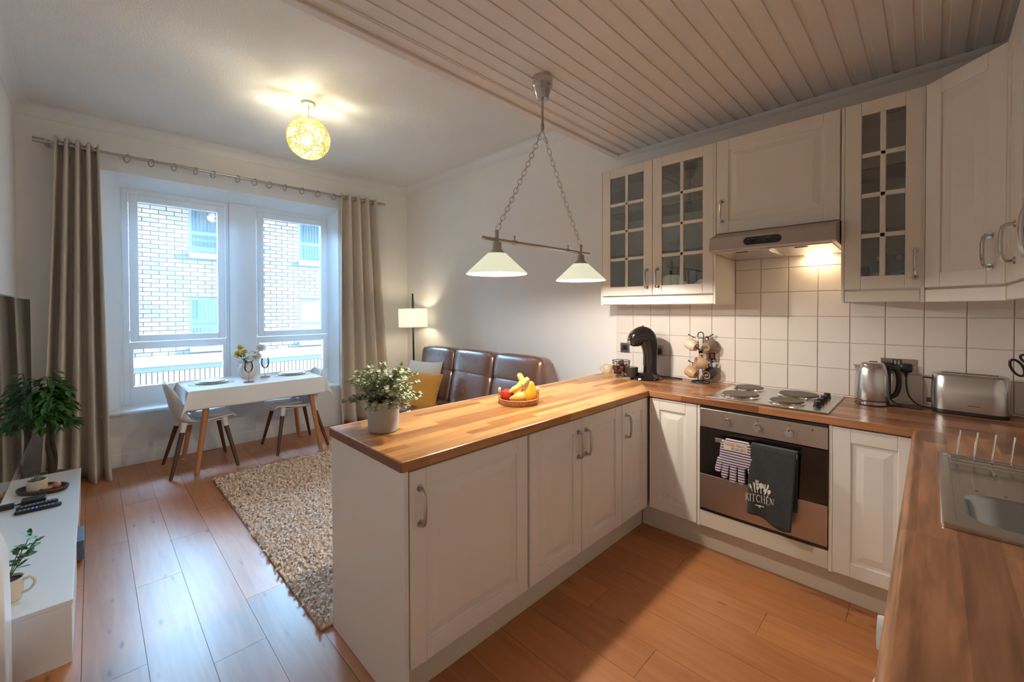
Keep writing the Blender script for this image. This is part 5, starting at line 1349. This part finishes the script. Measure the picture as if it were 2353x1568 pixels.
def flower(label, mat, dx, dy, h, r, seed, petals=34):
    rn = random.Random(seed); c = thing('cut_flower', label, 'flower', (VX, VY, ZT+.03), 'flowers in the vase')
    tip = Vector((VX+dx, VY+dy, ZT+h)); b0 = Vector((VX+dx*.15, VY+dy*.15, ZT+.03)); P_ = bez([b0, Vector((VX+dx*.35, VY+dy*.35, ZT+.16)), tip], 6)
    put(MB().tube(P_, .0022, 6), 'stem', MT['stem'], c, smooth=True)
    d_ = (tip-P_[-3]).normalized(); ro = Vector((0, 0, 1)).rotation_difference((d_+Vector((.3, -.3, .1))).normalized()).to_matrix()
    m = MB()
    for k in range(petals):
        el = math.acos(1-1.25*(k+.5)/petals); az = k*2.39996; dr = ro @ Vector((math.sin(el)*math.cos(az), math.sin(el)*math.sin(az), math.cos(el)))
        sd_ = dr.cross(ro @ Vector((0, 0, 1.01))).normalized() if el > .05 else ro @ Vector((1, 0, 0)); L_ = r*rn.uniform(.85, 1.1); n0 = len(m.v); up_ = sd_.cross(dr)
        m.v += [tuple(tip+dr*.2*L_-sd_*.12*r), tuple(tip+dr*.2*L_+sd_*.12*r), tuple(tip+dr*.75*L_+sd_*.24*r+up_*.05*r), tuple(tip+dr*L_), tuple(tip+dr*.75*L_-sd_*.24*r+up_*.05*r)]
        m.f.append((n0, n0+1, n0+2, n0+3, n0+4))
    m.sphere(tip, r*.35, 12, 8); put(m, 'petals', MT[mat], c)
    for k in range(8):
        t = .40+.07*k; p = P_[int(t*(len(P_)-1))]; az = rn.uniform(0, 6.28); u_ = Vector((math.cos(az), math.sin(az), rn.uniform(.1, .7))).normalized(); s_ = u_.cross(Vector((0, 0, 1))).normalized(); ln = rn.uniform(.06, .10)
        m = MB(); m.v = [tuple(p), tuple(p+u_*ln*.5+s_*.013), tuple(p+u_*ln+Vector((0, 0, -.008))), tuple(p+u_*ln*.5-s_*.013)]; m.f = [(0, 1, 2, 3)]
        put(m, 'leaf', MT['leaf'], c)
flower('yellow chrysanthemum at the top left of the vase', 'yellowfl', -.03, -.055, .300, .040, 1)
flower('yellow chrysanthemum low on the left of the vase', 'yellowfl', .03, -.085, .245, .042, 2)
flower('small yellow bloom in the middle of the bunch', 'yellowfl', .04, -.035, .265, .032, 3)
flower('large white chrysanthemum at the top right of the vase', 'whitefl', .03, .105, .290, .055, 4, 48)
flower('white bloom low on the right of the vase', 'whitefl', .06, .075, .215, .040, 5)
flower('white bloom in the middle of the vase', 'whitefl', .065, .025, .215, .034, 6)

# ------------------------------------------------------------------ rug
RX0, RX1, RY0, RY1 = 1.0, 3.335, -2.455, -.98
c = thing('rug', 'shaggy beige rug on the floor between sofa and media unit', 'rug', (2.2, -1.7, 0))
put(MB().box(RX0, RX1, RY0, RY1, .002, .012), 'backing', MT['rugb'], c)
def rug_mat():
    m, nt, N, L, b = newmat('rug_pile'); tc = N.new('ShaderNodeTexCoord'); nz = N.new('ShaderNodeTexNoise'); nz.inputs['Scale'].default_value = 26; nz.inputs['Detail'].default_value = 4
    L.new(tc.outputs['Object'], nz.inputs['Vector']); rp = N.new('ShaderNodeMapRange'); rp.inputs[1].default_value = .3; rp.inputs[2].default_value = .7; L.new(nz.outputs[0], rp.inputs[0])
    L.new(mixrgb(nt, 'MIX', rp.outputs[0], (.63, .48, .39), (.82, .69, .59)), b.inputs['Base Color']); b.inputs['Roughness'].default_value = .95; b.inputs['Sheen Weight'].default_value = .3; return m
rr_ = random.Random(9); m = MB()
stp = .0165
nx_ = int((RX1-RX0)/stp); ny_ = int((RY1-RY0)/stp)
for i in range(nx_):
    for j in range(ny_):
        x = RX0+(i+rr_.random())*stp; y = RY0+(j+rr_.random())*stp
        if y > -1.25 and rr_.random() < .6: continue
        h = rr_.uniform(.022, .040); az = rr_.uniform(0, 6.283)+.8*noise.noise((x*3, y*3, 0)); ln = rr_.uniform(.008, .022); w_ = rr_.uniform(.0045, .008)
        u = (math.cos(az), math.sin(az)); s = (-u[1]*w_, u[0]*w_); n0 = len(m.v)
        m.v += [(x-s[0], y-s[1], .010), (x+s[0], y+s[1], .010), (x+u[0]*ln*.55+s[0]*1.3, y+u[1]*ln*.55+s[1]*1.3, h), (x+u[0]*ln*.55-s[0]*1.3, y+u[1]*ln*.55-s[1]*1.3, h), (x+u[0]*ln*1.4, y+u[1]*ln*1.4, h*.78)]
        m.f += [(n0, n0+1, n0+2, n0+3), (n0+3, n0+2, n0+4)]
put(m, 'pile', rug_mat(), c, kind='stuff')

# ------------------------------------------------------------------ sofa
SX0, SX1 = .975, 2.865
c = thing('sofa', 'three-seat brown leather sofa with padded headrests against the wall', 'sofa', (1.92, -.55, 0))
UW = (SX1-SX0)/3
RXm = lambda a: Matrix.Rotation(a, 3, 'X')
put(MB().box(SX0+.03, SX1-.03, -.98, -.20, .10, .26), 'base', MT['leather'], c, bevel=.03, bseg=3)
for i in range(3):
    xc = SX0+UW*(i+.5)
    m = MB(); m.puff((xc, -.70, .355), (UW/2-.004, .33, .115), .38, 36, 18); put(m, 'seat_cushion', MT['leather'], c, smooth=True)
    m = MB(); m.puff((xc, -.375, .590), (UW/2-.006, .115, .235), .40, 36, 20, RXm(-.20)); put(m, 'back_cushion', MT['leather'], c, smooth=True)
    m = MB(); m.puff((xc, -.330, .862), (UW/2-.004, .110, .150), .40, 36, 20, RXm(-.13)); put(m, 'headrest', MT['leather'], c, smooth=True)
    m = MB(); pr_ = [(-.40, .25), (-.14, .25), (-.13, .55), (-.165, .80), (-.235, .95), (-.30, .975), (-.34, .93), (-.34, .60)]
    m.prism(pr_[::-1], xc-UW/2+.006, xc+UW/2-.006, lambda a, b, d_: (d_, a, b)); put(m, 'back_shell', MT['leather'], c, bevel=.02, bseg=3)
for x in (SX0+.07, SX1-.07):
    for y in (-.92, -.25): put(MB().cyl((x, y, 0), (x, y, .11), .022, .03, n=14), 'foot', MT['walnut'], c, smooth=True)
def pillow(label, mat, p, w_, h, t, Mx, group):
    def fn(u, v, s):
        a, b = 2*u-1, 2*v-1; e = max(0, (1-a**4)*(1-b**4))**.55
        pin = 1-.06*(1-abs(b)**2)*abs(a)**3; pin2 = 1-.06*(1-abs(a)**2)*abs(b)**3
        return Mx @ Vector((a*w_/2*pin, s*t/2*e, b*h/2*pin2))
    m = MB(); m.grid(lambda u, v: fn(1-u, v, 1), 22, 22); m.grid(lambda u, v: fn(u, v, -1), 22, 22)
    single(m, 'cushion', MT[mat], label, 'cushion', p, group, smooth=True, ang=80)
pillow('mustard yellow cushion leaning on the left sofa seat', 'gold', (1.46, -.70, .47), .50, .42, .15, T(1.475, -.78, .585) @ RZ(math.radians(30)) @ Matrix.Rotation(math.radians(-22), 4, 'X') @ Matrix.Rotation(math.radians(5), 4, 'Y'), 'sofa cushions')
pillow('cream cushion behind the mustard cushion on the sofa', 'creamfab', (1.18, -.55, .47), .46, .42, .15, T(1.265, -.575, .655) @ RZ(math.radians(18)) @ Matrix.Rotation(math.radians(-18), 4, 'X'), 'sofa cushions')

# ------------------------------------------------------------------ floor lamp
LX, LY = .535, -.24
c = thing('floor_lamp', 'slim black floor lamp with white drum shade in the corner behind the sofa', 'floor lamp', (LX, LY, 0))
m = MB(); m.lathe([(0, 0), (.13, 0), (.13, .012), (.02, .018), (0, .018)], (LX, LY, 0), 32); put(m, 'base', MT['black'], c, smooth=True)
m = MB(); m.tube([(LX+.016, LY, .015), (LX+.008, LY, .8), (LX, LY, 1.30), (LX-.004, LY, 1.50), (LX-.010, LY, 1.635)], [.012, .012, .012, .014, .010], 12); put(m, 'pole', MT['black'], c, smooth=True)
m = MB(); m.lathe([(.180, 1.205), (.180, 1.440)], (LX-.002, LY, 0), 44)
m.xf(T(LX, LY, 1.32) @ Matrix.Rotation(math.radians(-1.5), 4, 'Y') @ T(-LX, -LY, -1.32), 0)
put(m, 'shade', shade_mat('floor_lamp_shade', (.80, .79, .68), (1, .95, .74), .42, .10), c, smooth=True, solid=.002)
put(MB().sphere((LX+.03, LY-.02, 1.31), .028, 14, 10), 'bulb', P('floor_bulb', (.9, .9, .85), .4, emit=(1, .86, .58), es=6), c, smooth=True)
def point(name, loc, e, col, r=.03):
    ld = bpy.data.lights.new(name, 'POINT'); ld.energy = e; ld.color = col; ld.shadow_soft_size = r
    lo = bpy.data.objects.new(name, ld); COL.objects.link(lo); lo.location = loc; return lo
point('floor_lamp_light', (LX+.06, LY-.05, 1.31), LAMP['floor'], (1, .85, .62), .05)

# ------------------------------------------------------------------ globe ceiling lamp
GX, GY, GZ, GR = 1.627, -1.887, 2.836, .162
c = thing('globe_lamp', 'glowing woven globe lamp hanging from the living room ceiling', 'ceiling lamp', (GX, GY, ZL))
m = MB(); m.lathe([(0, -.026), (.046, -.026), (.052, -.020), (.052, 0), (0, 0)], (GX, GY, ZL), 32); put(m, 'ceiling_rose', MT['upvc'], c, smooth=True)
put(MB().cyl((GX, GY, ZL-.02), (GX, GY, GZ+.06), .004, n=8), 'cord', MT['upvc'], c, smooth=True)
put(MB().cyl((GX, GY, GZ+.04), (GX, GY, GZ+.11), .018, n=16), 'lamp_holder', MT['upvc'], c, smooth=True)
put(MB().sphere((GX, GY, GZ+.035), .028, 18, 12), 'bulb', P('globe_bulb', (.9, .9, .8), .4, emit=(1, .92, .55), es=26), c, smooth=True)
rg = random.Random(4); m = MB()
for k in range(210):
    n_ = Vector((rg.gauss(0, 1), rg.gauss(0, 1), rg.gauss(0, 1))).normalized(); off = rg.uniform(-.6, .6); a = n_.orthogonal().normalized(); b = n_.cross(a)
    R_ = GR*math.sqrt(1-off*off)*rg.uniform(.985, 1.01); a0 = rg.uniform(0, 6.28); sp_ = rg.uniform(2.5, 6.2); cc = Vector((GX, GY, GZ))+n_*off*GR
    m.tube([cc+(a*math.cos(a0+sp_*i/16)+b*math.sin(a0+sp_*i/16))*R_ for i in range(17)], rg.uniform(.0014, .0032), 4)
put(m, 'woven_shade', shade_mat('woven_strands', (.60, .52, .20), (.95, .90, .30), .30, .05), c)
m = MB().sphere((GX, GY, GZ), GR*.975, 36, 22)
put(m, 'paper_liner', sheer_mat('globe_liner', (.86, .88, .55), .80), c, smooth=True)
point('globe_light', (GX, GY, GZ-.035), LAMP['globe'], (1, .92, .74), .06)

# ------------------------------------------------------------------ twin pendant over the peninsula
QX = 3.711
c = thing('twin_pendant', 'twin pendant lamp with white cone shades on a bar hung by chains', 'pendant lamp', (QX, -1.376, ZK))
m = MB(); m.lathe([(0, 0), (.054, 0), (.056, -.012), (.0555, -.05), (.050, -.058), (.049, -.064), (.033, -.118), (.030, -.122), (0, -.122)], (QX, -1.376, ZK), 36); put(m, 'canopy', MT['nickel_b'], c, smooth=True)
put(MB().cyl((QX, -1.376, ZK-.12), (QX, -1.376, 2.445), .0065, n=12), 'stem', MT['nickel'], c, smooth=True)
put(MB().cyl((QX, -1.376, 2.465), (QX, -1.376, 2.430), .010, n=14), 'stem_end', MT['nickel'], c, smooth=True)
ZB = 1.782
bar = put(MB().cyl((QX, -1.815, ZB), (QX, -.936, ZB), .0085, n=14), 'bar', MT['nickel'], c, smooth=True)
for y in (-1.60, -1.145):
    put(MB().cyl((QX, y-.012, ZB), (QX, y+.012, ZB), .0125, n=14).cyl((QX, y, ZB), (QX, y, ZB+.028), .004, n=8).sphere((QX, y, ZB+.030), .006, 10, 6), 'clamp', MT['nickel'], bar, smooth=True)
for y in (-1.816, -.935): put(MB().sphere((QX, y, ZB), .011, 12, 8), 'finial', MT['nickel'], bar, smooth=True)
def chain(y1, z1):
    p0 = Vector((QX, -1.376, 2.432)); p1 = Vector((QX, y1, z1)); d_ = p1-p0; L_ = d_.length; d_.normalize()
    hook = [p0, p0+d_*.03+Vector((0, (-1 if y1 < -1.376 else 1)*.010, -.01)), p0+d_*.075]
    put(MB().tube(bez(hook, 5), .002, 6).torus(p0+d_*.055, .018, .0018, Matrix.Rotation(PI/2, 3, 'Y'), 16, 5, .7), 'hook', MT['nickel'], c, smooth=True)
    s = .085; k = 0; lk = .031
    rm = d_.to_track_quat('Y', 'Z').to_matrix()
    while s < L_-.015:
        sag = -.012*math.sin(PI*s/L_)
        R_ = rm @ Matrix.Rotation(PI/2*(k % 2)+.5, 3, 'Y')
        put(MB().torus(p0+d_*s+Vector((0, 0, sag)), .0205, .00165, R_, 16, 5, .56), 'link', MT['nickel'], c, smooth=True)
        s += lk; k += 1
SH = ((-1.727, 'near'), (-1.018, 'far'))
for y, w_ in SH: chain(y, ZB+.045)
opal = shade_mat('opal_glass', (.80, .82, .66), (.97, 1, .74), .40, .004)
for y, w_ in SH:
    put(MB().cyl((QX, y, ZB+.048), (QX, y, ZB-.012), .010, n=14), 'drop_tube', MT['nickel_b'], bar, smooth=True)
    m = MB(); m.lathe([(.012, -.012), (.023, -.014), (.023, -.045), (.026, -.048), (.050, -.075), (.048, -.076), (.0, -.055)], (QX, y, ZB), 30); put(m, 'shade_cap', MT['nickel'], c, smooth=True)
    m = MB(); m.lathe([(.046, -.070), (.050, -.074), (.150, -.168), (.1515, -.172)], (QX, y, ZB), 48); put(m, 'shade', opal, c, smooth=True, solid=.003)
    put(MB().sphere((QX, y, ZB-.105), .024, 16, 12), 'bulb', P('pendant_bulb', (.9, .9, .9), .4, emit=(1, .90, .70), es=18), c, smooth=True)
    point('pendant_light', (QX, y, ZB-.155), LAMP['pendant'], (1, .90, .78), .02)

# ------------------------------------------------------------------ media unit, television and small things
UX0, UX1, UYF, UZ = .755, 2.775, -3.228, .255
c = thing('media_unit', 'low white media unit along the left wall', 'media unit', (1.76, -3.4, 0))
put(MB().box(UX0, UX1, YL+.01, UYF+.0, UZ-.018, UZ), 'top', MT['unit'], c, bevel=.002)
put(MB().box(UX1-.018, UX1, YL+.01, UYF-.004, 0, UZ-.018), 'end_panel', MT['unit'], c); put(MB().box(UX0, UX0+.018, YL+.01, UYF-.004, 0, UZ-.018), 'end_panel', MT['unit'], c)
put(MB().box(UX0+.018, UX1-.018, YL+.01, YL+.02, 0, UZ-.018).box(UX0+.018, UX1-.018, YL+.02, UYF-.025, 0, .016), 'carcass', MT['unit'], c)
for a, b in ((UX0+.004, 1.38), (2.05, UX1-.004)): put(MB().box(a, b, UYF-.022, UYF-.003, .01, UZ-.022), 'drawer_front', MT['unit'], c, bevel=.003)
for a in (1.384, 2.03): put(MB().box(a, a+.016, YL+.02, UYF-.006, .016, UZ-.018), 'divider', MT['unit'], c)
c = thing('storage_box', 'slate blue box sticking out of the open media unit shelf', 'box', (1.72, -3.3, .017))
put(MB().box(1.60, 1.84, -3.42, -3.206, .017, .125), 'body', MT['book'], c, bevel=.002); put(MB().box(1.60, 1.84, -3.2065, -3.2055, .05, .075), 'label_strip', MT['carton'], c)
c = thing('television', 'large flat black television on the left wall', 'television', (1.8, -3.48, .585))
put(MB().box(.975, 2.65, -3.485, -3.452, .585, 1.512), 'casing', MT['black'], c, bevel=.003)
put(MB().box(.982, 2.643, -3.4525, -3.4505, .598, 1.505), 'screen', MT['screen'], c)
put(MB().box(1.5, 2.1, YL+.003, -3.485, .85, 1.25), 'wall_bracket', MT['black'], c)
def remote(label, x0, y0, x1, y1, w_, h, z, keys):
    c = thing('remote_control', label, 'remote control', (x0, y0, z), 'remote controls'); d_ = Vector((x1-x0, y1-y0, 0)); L_ = d_.length; a = math.atan2(d_.y, d_.x); Mx = T(x0, y0, z) @ RZ(a)
    m = MB(); m.puff((L_/2, 0, h/2), (L_/2, w_/2, h/2), .35, 28, 8); put(m.xf(Mx, 0), 'body', MT['black'], c, smooth=True)
    for k in range(9): put(MB().box(.02+.016*k, .028+.016*k, -w_*.30, w_*.30, h-.001, h+.001).xf(Mx, 0), 'keys', MT['purple'] if (k in (3, 4) and keys) else MT['key'], c)
remote('black remote with a violet key nearest the front on the media unit', 1.520, -3.490, 1.520, -3.300, .044, .018, UZ, True)
remote('black remote lying behind the other on the media unit', 1.462, -3.488, 1.440, -3.318, .044, .020, UZ, False)
c = thing('set_top_box', 'flat black streaming box with adapter behind the remotes', 'set-top box', (1.36, -3.43, UZ))
put(MB().box(1.315, 1.40, -3.475, -3.372, UZ, UZ+.028), 'body', MT['black'], c, bevel=.003); put(MB().box(1.37, 1.40, -3.555, -3.500, UZ, UZ+.03), 'adapter', MT['black'], c, bevel=.003); put(MB().tube([(1.385, -3.5, UZ+.015), (1.375, -3.47, UZ+.015)], .004, 6), 'lead', MT['black'], c)
TRX, TRY = 1.150, -3.398
c = thing('oval_tray', 'dark wooden oval tray on the media unit', 'tray', (TRX, TRY, UZ))
def oval(a, b, z, n=44): return [(TRX+a*math.cos(2*PI*i/n)*math.cos(-.9)-b*math.sin(2*PI*i/n)*math.sin(-.9)*0+0*a, TRY, z) for i in range(n)]
ra = math.atan2(.215, .171)
def ov2(a, b, z, n=44): return [tuple(T(TRX, TRY, 0) @ RZ(ra) @ Vector((a*math.cos(2*PI*i/n), b*math.sin(2*PI*i/n), z))) for i in range(n)]
m = MB(); m.ring_loft([ov2(.128, .078, UZ), ov2(.138, .088, UZ+.020), ov2(.136, .086, UZ+.026), ov2(.124, .074, UZ+.026), ov2(.116, .066, UZ+.010)]); put(m, 'tray', MT['trayw'], c, smooth=True)
SXp, SYp = 1.125, -3.425
c = thing('succulent', 'small succulent in a cream pot on the oval tray', 'plant', (SXp, SYp, UZ+.010)); z0 = UZ+.010
m = MB(); m.lathe([(0, 0), (.042, 0), (.048, .006), (.047, .064), (.043, .065), (.043, .05), (0, .05)], (SXp, SYp, z0), 32); put(m, 'pot', MT['mug_cream'], c, smooth=True)
put(MB().cyl((SXp, SYp, z0+.048), (SXp, SYp, z0+.054), .042, n=20), 'soil', MT['soil'], c)
sl = MB(); sl.v = [(0, 0, 0), (.022, .008, .003), (.055, 0, .012), (.022, -.008, .003), (.022, 0, -.004)]; sl.f = [(0, 3, 2, 1), (0, 1, 4), (1, 2, 4), (2, 3, 4), (3, 0, 4)]; sme = sl.mesh('leaf'); sme.materials.append(MT['succ'])
for k in range(22):
    o = child_copy(sme, 'leaf', c, (0, 0, .054), (0, -.15-.055*k, k*2.4), (1-.015*k,)*3)
p = Vector((1.178, -3.335, UZ+.010)); m = MB().sphere(p+Vector((0, 0, .020)), .021, 18, 12); single(m, 'wooden_ball', MT['nut'], 'small polished wooden ball on the oval tray', 'ornament', p, smooth=True)
p = Vector((1.168, -3.352, UZ+.010)); m = MB(); m.lathe([(0, 0), (.034, .002), (.040, .012), (.034, .014), (.028, .006), (0, .005)], (1.155, -3.375, UZ+.010), 24); single(m, 'wooden_dish', MT['nut'], 'small reddish wooden dish beside the succulent', 'dish', (1.155, -3.375, UZ+.010), smooth=True)
# mug with a little plant
MX, MY = 2.600, -3.415
c = thing('mug_planter', 'cream mug holding a small green plant at the near end of the media unit', 'plant', (MX, MY, UZ))
m = MB(); m.lathe([(0, 0), (.036, 0), (.041, .005), (.045, .05), (.046, .088), (.0425, .088), (.041, .05), (0, .045)], (MX, MY, UZ), 34); put(m, 'mug', MT['mug_cream'], c, smooth=True)
hd = MB().tube(bez([(.043, 0, .074), (.068, 0, .080), (.080, 0, .056), (.066, 0, .030), (.043, 0, .022)], 6), .0052, 8); put(hd.xf(T(MX, MY, UZ) @ RZ(math.radians(72)), 0), 'handle', MT['mug_cream'], c, smooth=True)
put(MB().cyl((MX, MY, UZ+.07), (MX, MY, UZ+.078), .042, n=22), 'soil', MT['soil'], c)
jl = MB(); jl.v = [(0, 0, 0), (.016, .010, .003), (.032, .009, .004), (.042, 0, .002), (.032, -.009, .004), (.016, -.010, .003)]; jl.f = [(0, 5, 4, 3, 2, 1)]; jme = jl.mesh('leaf'); jme.materials.append(MT['jade'])
rj = random.Random(2); st = MB()
for s in range(6):
    az = rj.uniform(.2, 2.4) if s < 4 else rj.uniform(0, 6.28); ln = rj.uniform(.09, .16); b0 = Vector((MX, MY, UZ+.075)); tip = b0+Vector((math.cos(az)*ln*.55, math.sin(az)*ln*.55, ln)); P_ = bez([b0, (b0+tip)/2+Vector((0, 0, .01)), tip], 5); st.tube(P_, .0018, 5)
    for k in range(3, len(P_), 1):
        o = child_copy(jme, 'leaf', c, P_[k]-Vector((MX, MY, UZ)), (rj.uniform(-.5, .5), rj.uniform(-.6, .2), az+k*2.2), (rj.uniform(.7, 1.1),)*3)
put(st, 'stems', MT['stem'], c)
# white appliance by the near end of the unit
m = MB(); R_ = []
for zz, s in ((0, .0), (.03, -.004), (.40, -.004), (.57, .0), (.63, .014), (.668, .045)): R_.append(rrect(2.84+s, 3.03-s, -3.565+s*.5, -3.386-s, .03, zz))
m.ring_loft(R_); c = thing('air_purifier', 'white upright plastic appliance with rounded top at the left picture edge', 'appliance', (2.93, -3.47, 0)); put(m, 'housing', MT['appliance'], c, smooth=True, ang=45)
put(MB().box(2.88, 2.99, -3.53, -3.43, .664, .670), 'top_grille', MT['trim'], c, bevel=.002)

# ------------------------------------------------------------------ ficus tree in the corner
TX_, TY_ = .44, -3.400
c = thing('ficus_tree', 'bushy artificial ficus tree in the corner behind the media unit', 'plant', (TX_, TY_, 0))
m = MB(); m.lathe([(0, 0), (.085, 0), (.11, .16), (.115, .165), (.105, .165), (.095, .14), (0, .14)], (TX_, TY_, 0), 30); put(m, 'pot', MT['terra'], c, smooth=True)
tr = MB(); tr.tube(bez([(TX_, TY_, .13), (TX_+.018, TY_+.01, .26), (TX_-.004, TY_-.008, .38), (TX_, TY_, .50), (TX_+.01, TY_, .62)], 5), [.022]*0 or .017, 10); put(tr, 'trunk', MT['bark'], c, smooth=True)
tr = MB(); tr.tube(bez([(TX_+.02, TY_+.02, .13), (TX_-.015, TY_+.03, .28), (TX_+.02, TY_+.015, .45), (TX_+.02, TY_+.02, .58)], 5), .011, 8); put(tr, 'trunk', MT['bark'], c, smooth=True)
fl_ = MB(); fl_.v = [(0, 0, 0), (.018, .013, .004), (.040, .014, .003), (.062, .006, -.003), (.078, 0, -.010), (.062, -.006, -.003), (.040, -.014, .003), (.018, -.013, .004), (.038, 0, -.003)]
fl_.f = [(0, 8, 1), (1, 8, 2), (2, 8, 3), (3, 8, 4), (4, 8, 5), (5, 8, 6), (6, 8, 7), (7, 8, 0)]; fme = fl_.mesh('leaf'); fme.materials.append(MT['leaf'])
rf = random.Random(21); br = MB(); cnt = 0
while cnt < 295:
    az = rf.uniform(0, 2*PI); el = rf.uniform(-.75, 1.45); R0 = rf.uniform(.09, .185)
    b0 = Vector((TX_, TY_, .57+.12*rf.random())); tip = b0+Vector((math.cos(el)*math.cos(az)*R0*1.05, math.cos(el)*math.sin(az)*R0*1.05, math.sin(el)*R0*1.75))
    if tip.y < YL+.10 or tip.x < .20: continue
    P_ = bez([b0, (b0+tip)/2+Vector((0, 0, .02)), tip], 4); br.tube(P_, .0022, 4)
    for k in range(3, len(P_)):
        for s in (-1, 1):
            if cnt >= 295: break
            sc = rf.uniform(.85, 1.25)
            child_copy(fme, 'leaf', c, P_[k]-Vector((TX_, TY_, 0)), (rf.uniform(-.5, .5), rf.uniform(.05, .75), az+s*rf.uniform(.3, 1.0)), (sc, sc, sc)); cnt += 1
put(br, 'branches', MT['bark'], c)
fm_ = MB(); k = 0
while k < 260:
    az = rf.uniform(0, 2*PI); el = rf.uniform(-.5, 1.5); R0 = rf.uniform(.04, .15); p = Vector((TX_, TY_, .62))+Vector((math.cos(el)*math.cos(az)*R0, math.cos(el)*math.sin(az)*R0, math.sin(el)*R0*1.4))
    if p.y < YL+.11: continue
    n0 = len(fm_.v); fm_.v += fl_.v; fm_.f += [tuple(n0+a for a in f) for f in fl_.f]
    fm_.xf(T(*p) @ RZ(az+rf.uniform(-1, 1)) @ Matrix.Rotation(rf.uniform(0, .8), 4, 'Y') @ Matrix.Diagonal((1.1, 1.1, 1.1, 1)), n0); k += 1
put(fm_, 'inner_foliage', MT['leaf'], c, kind='stuff')
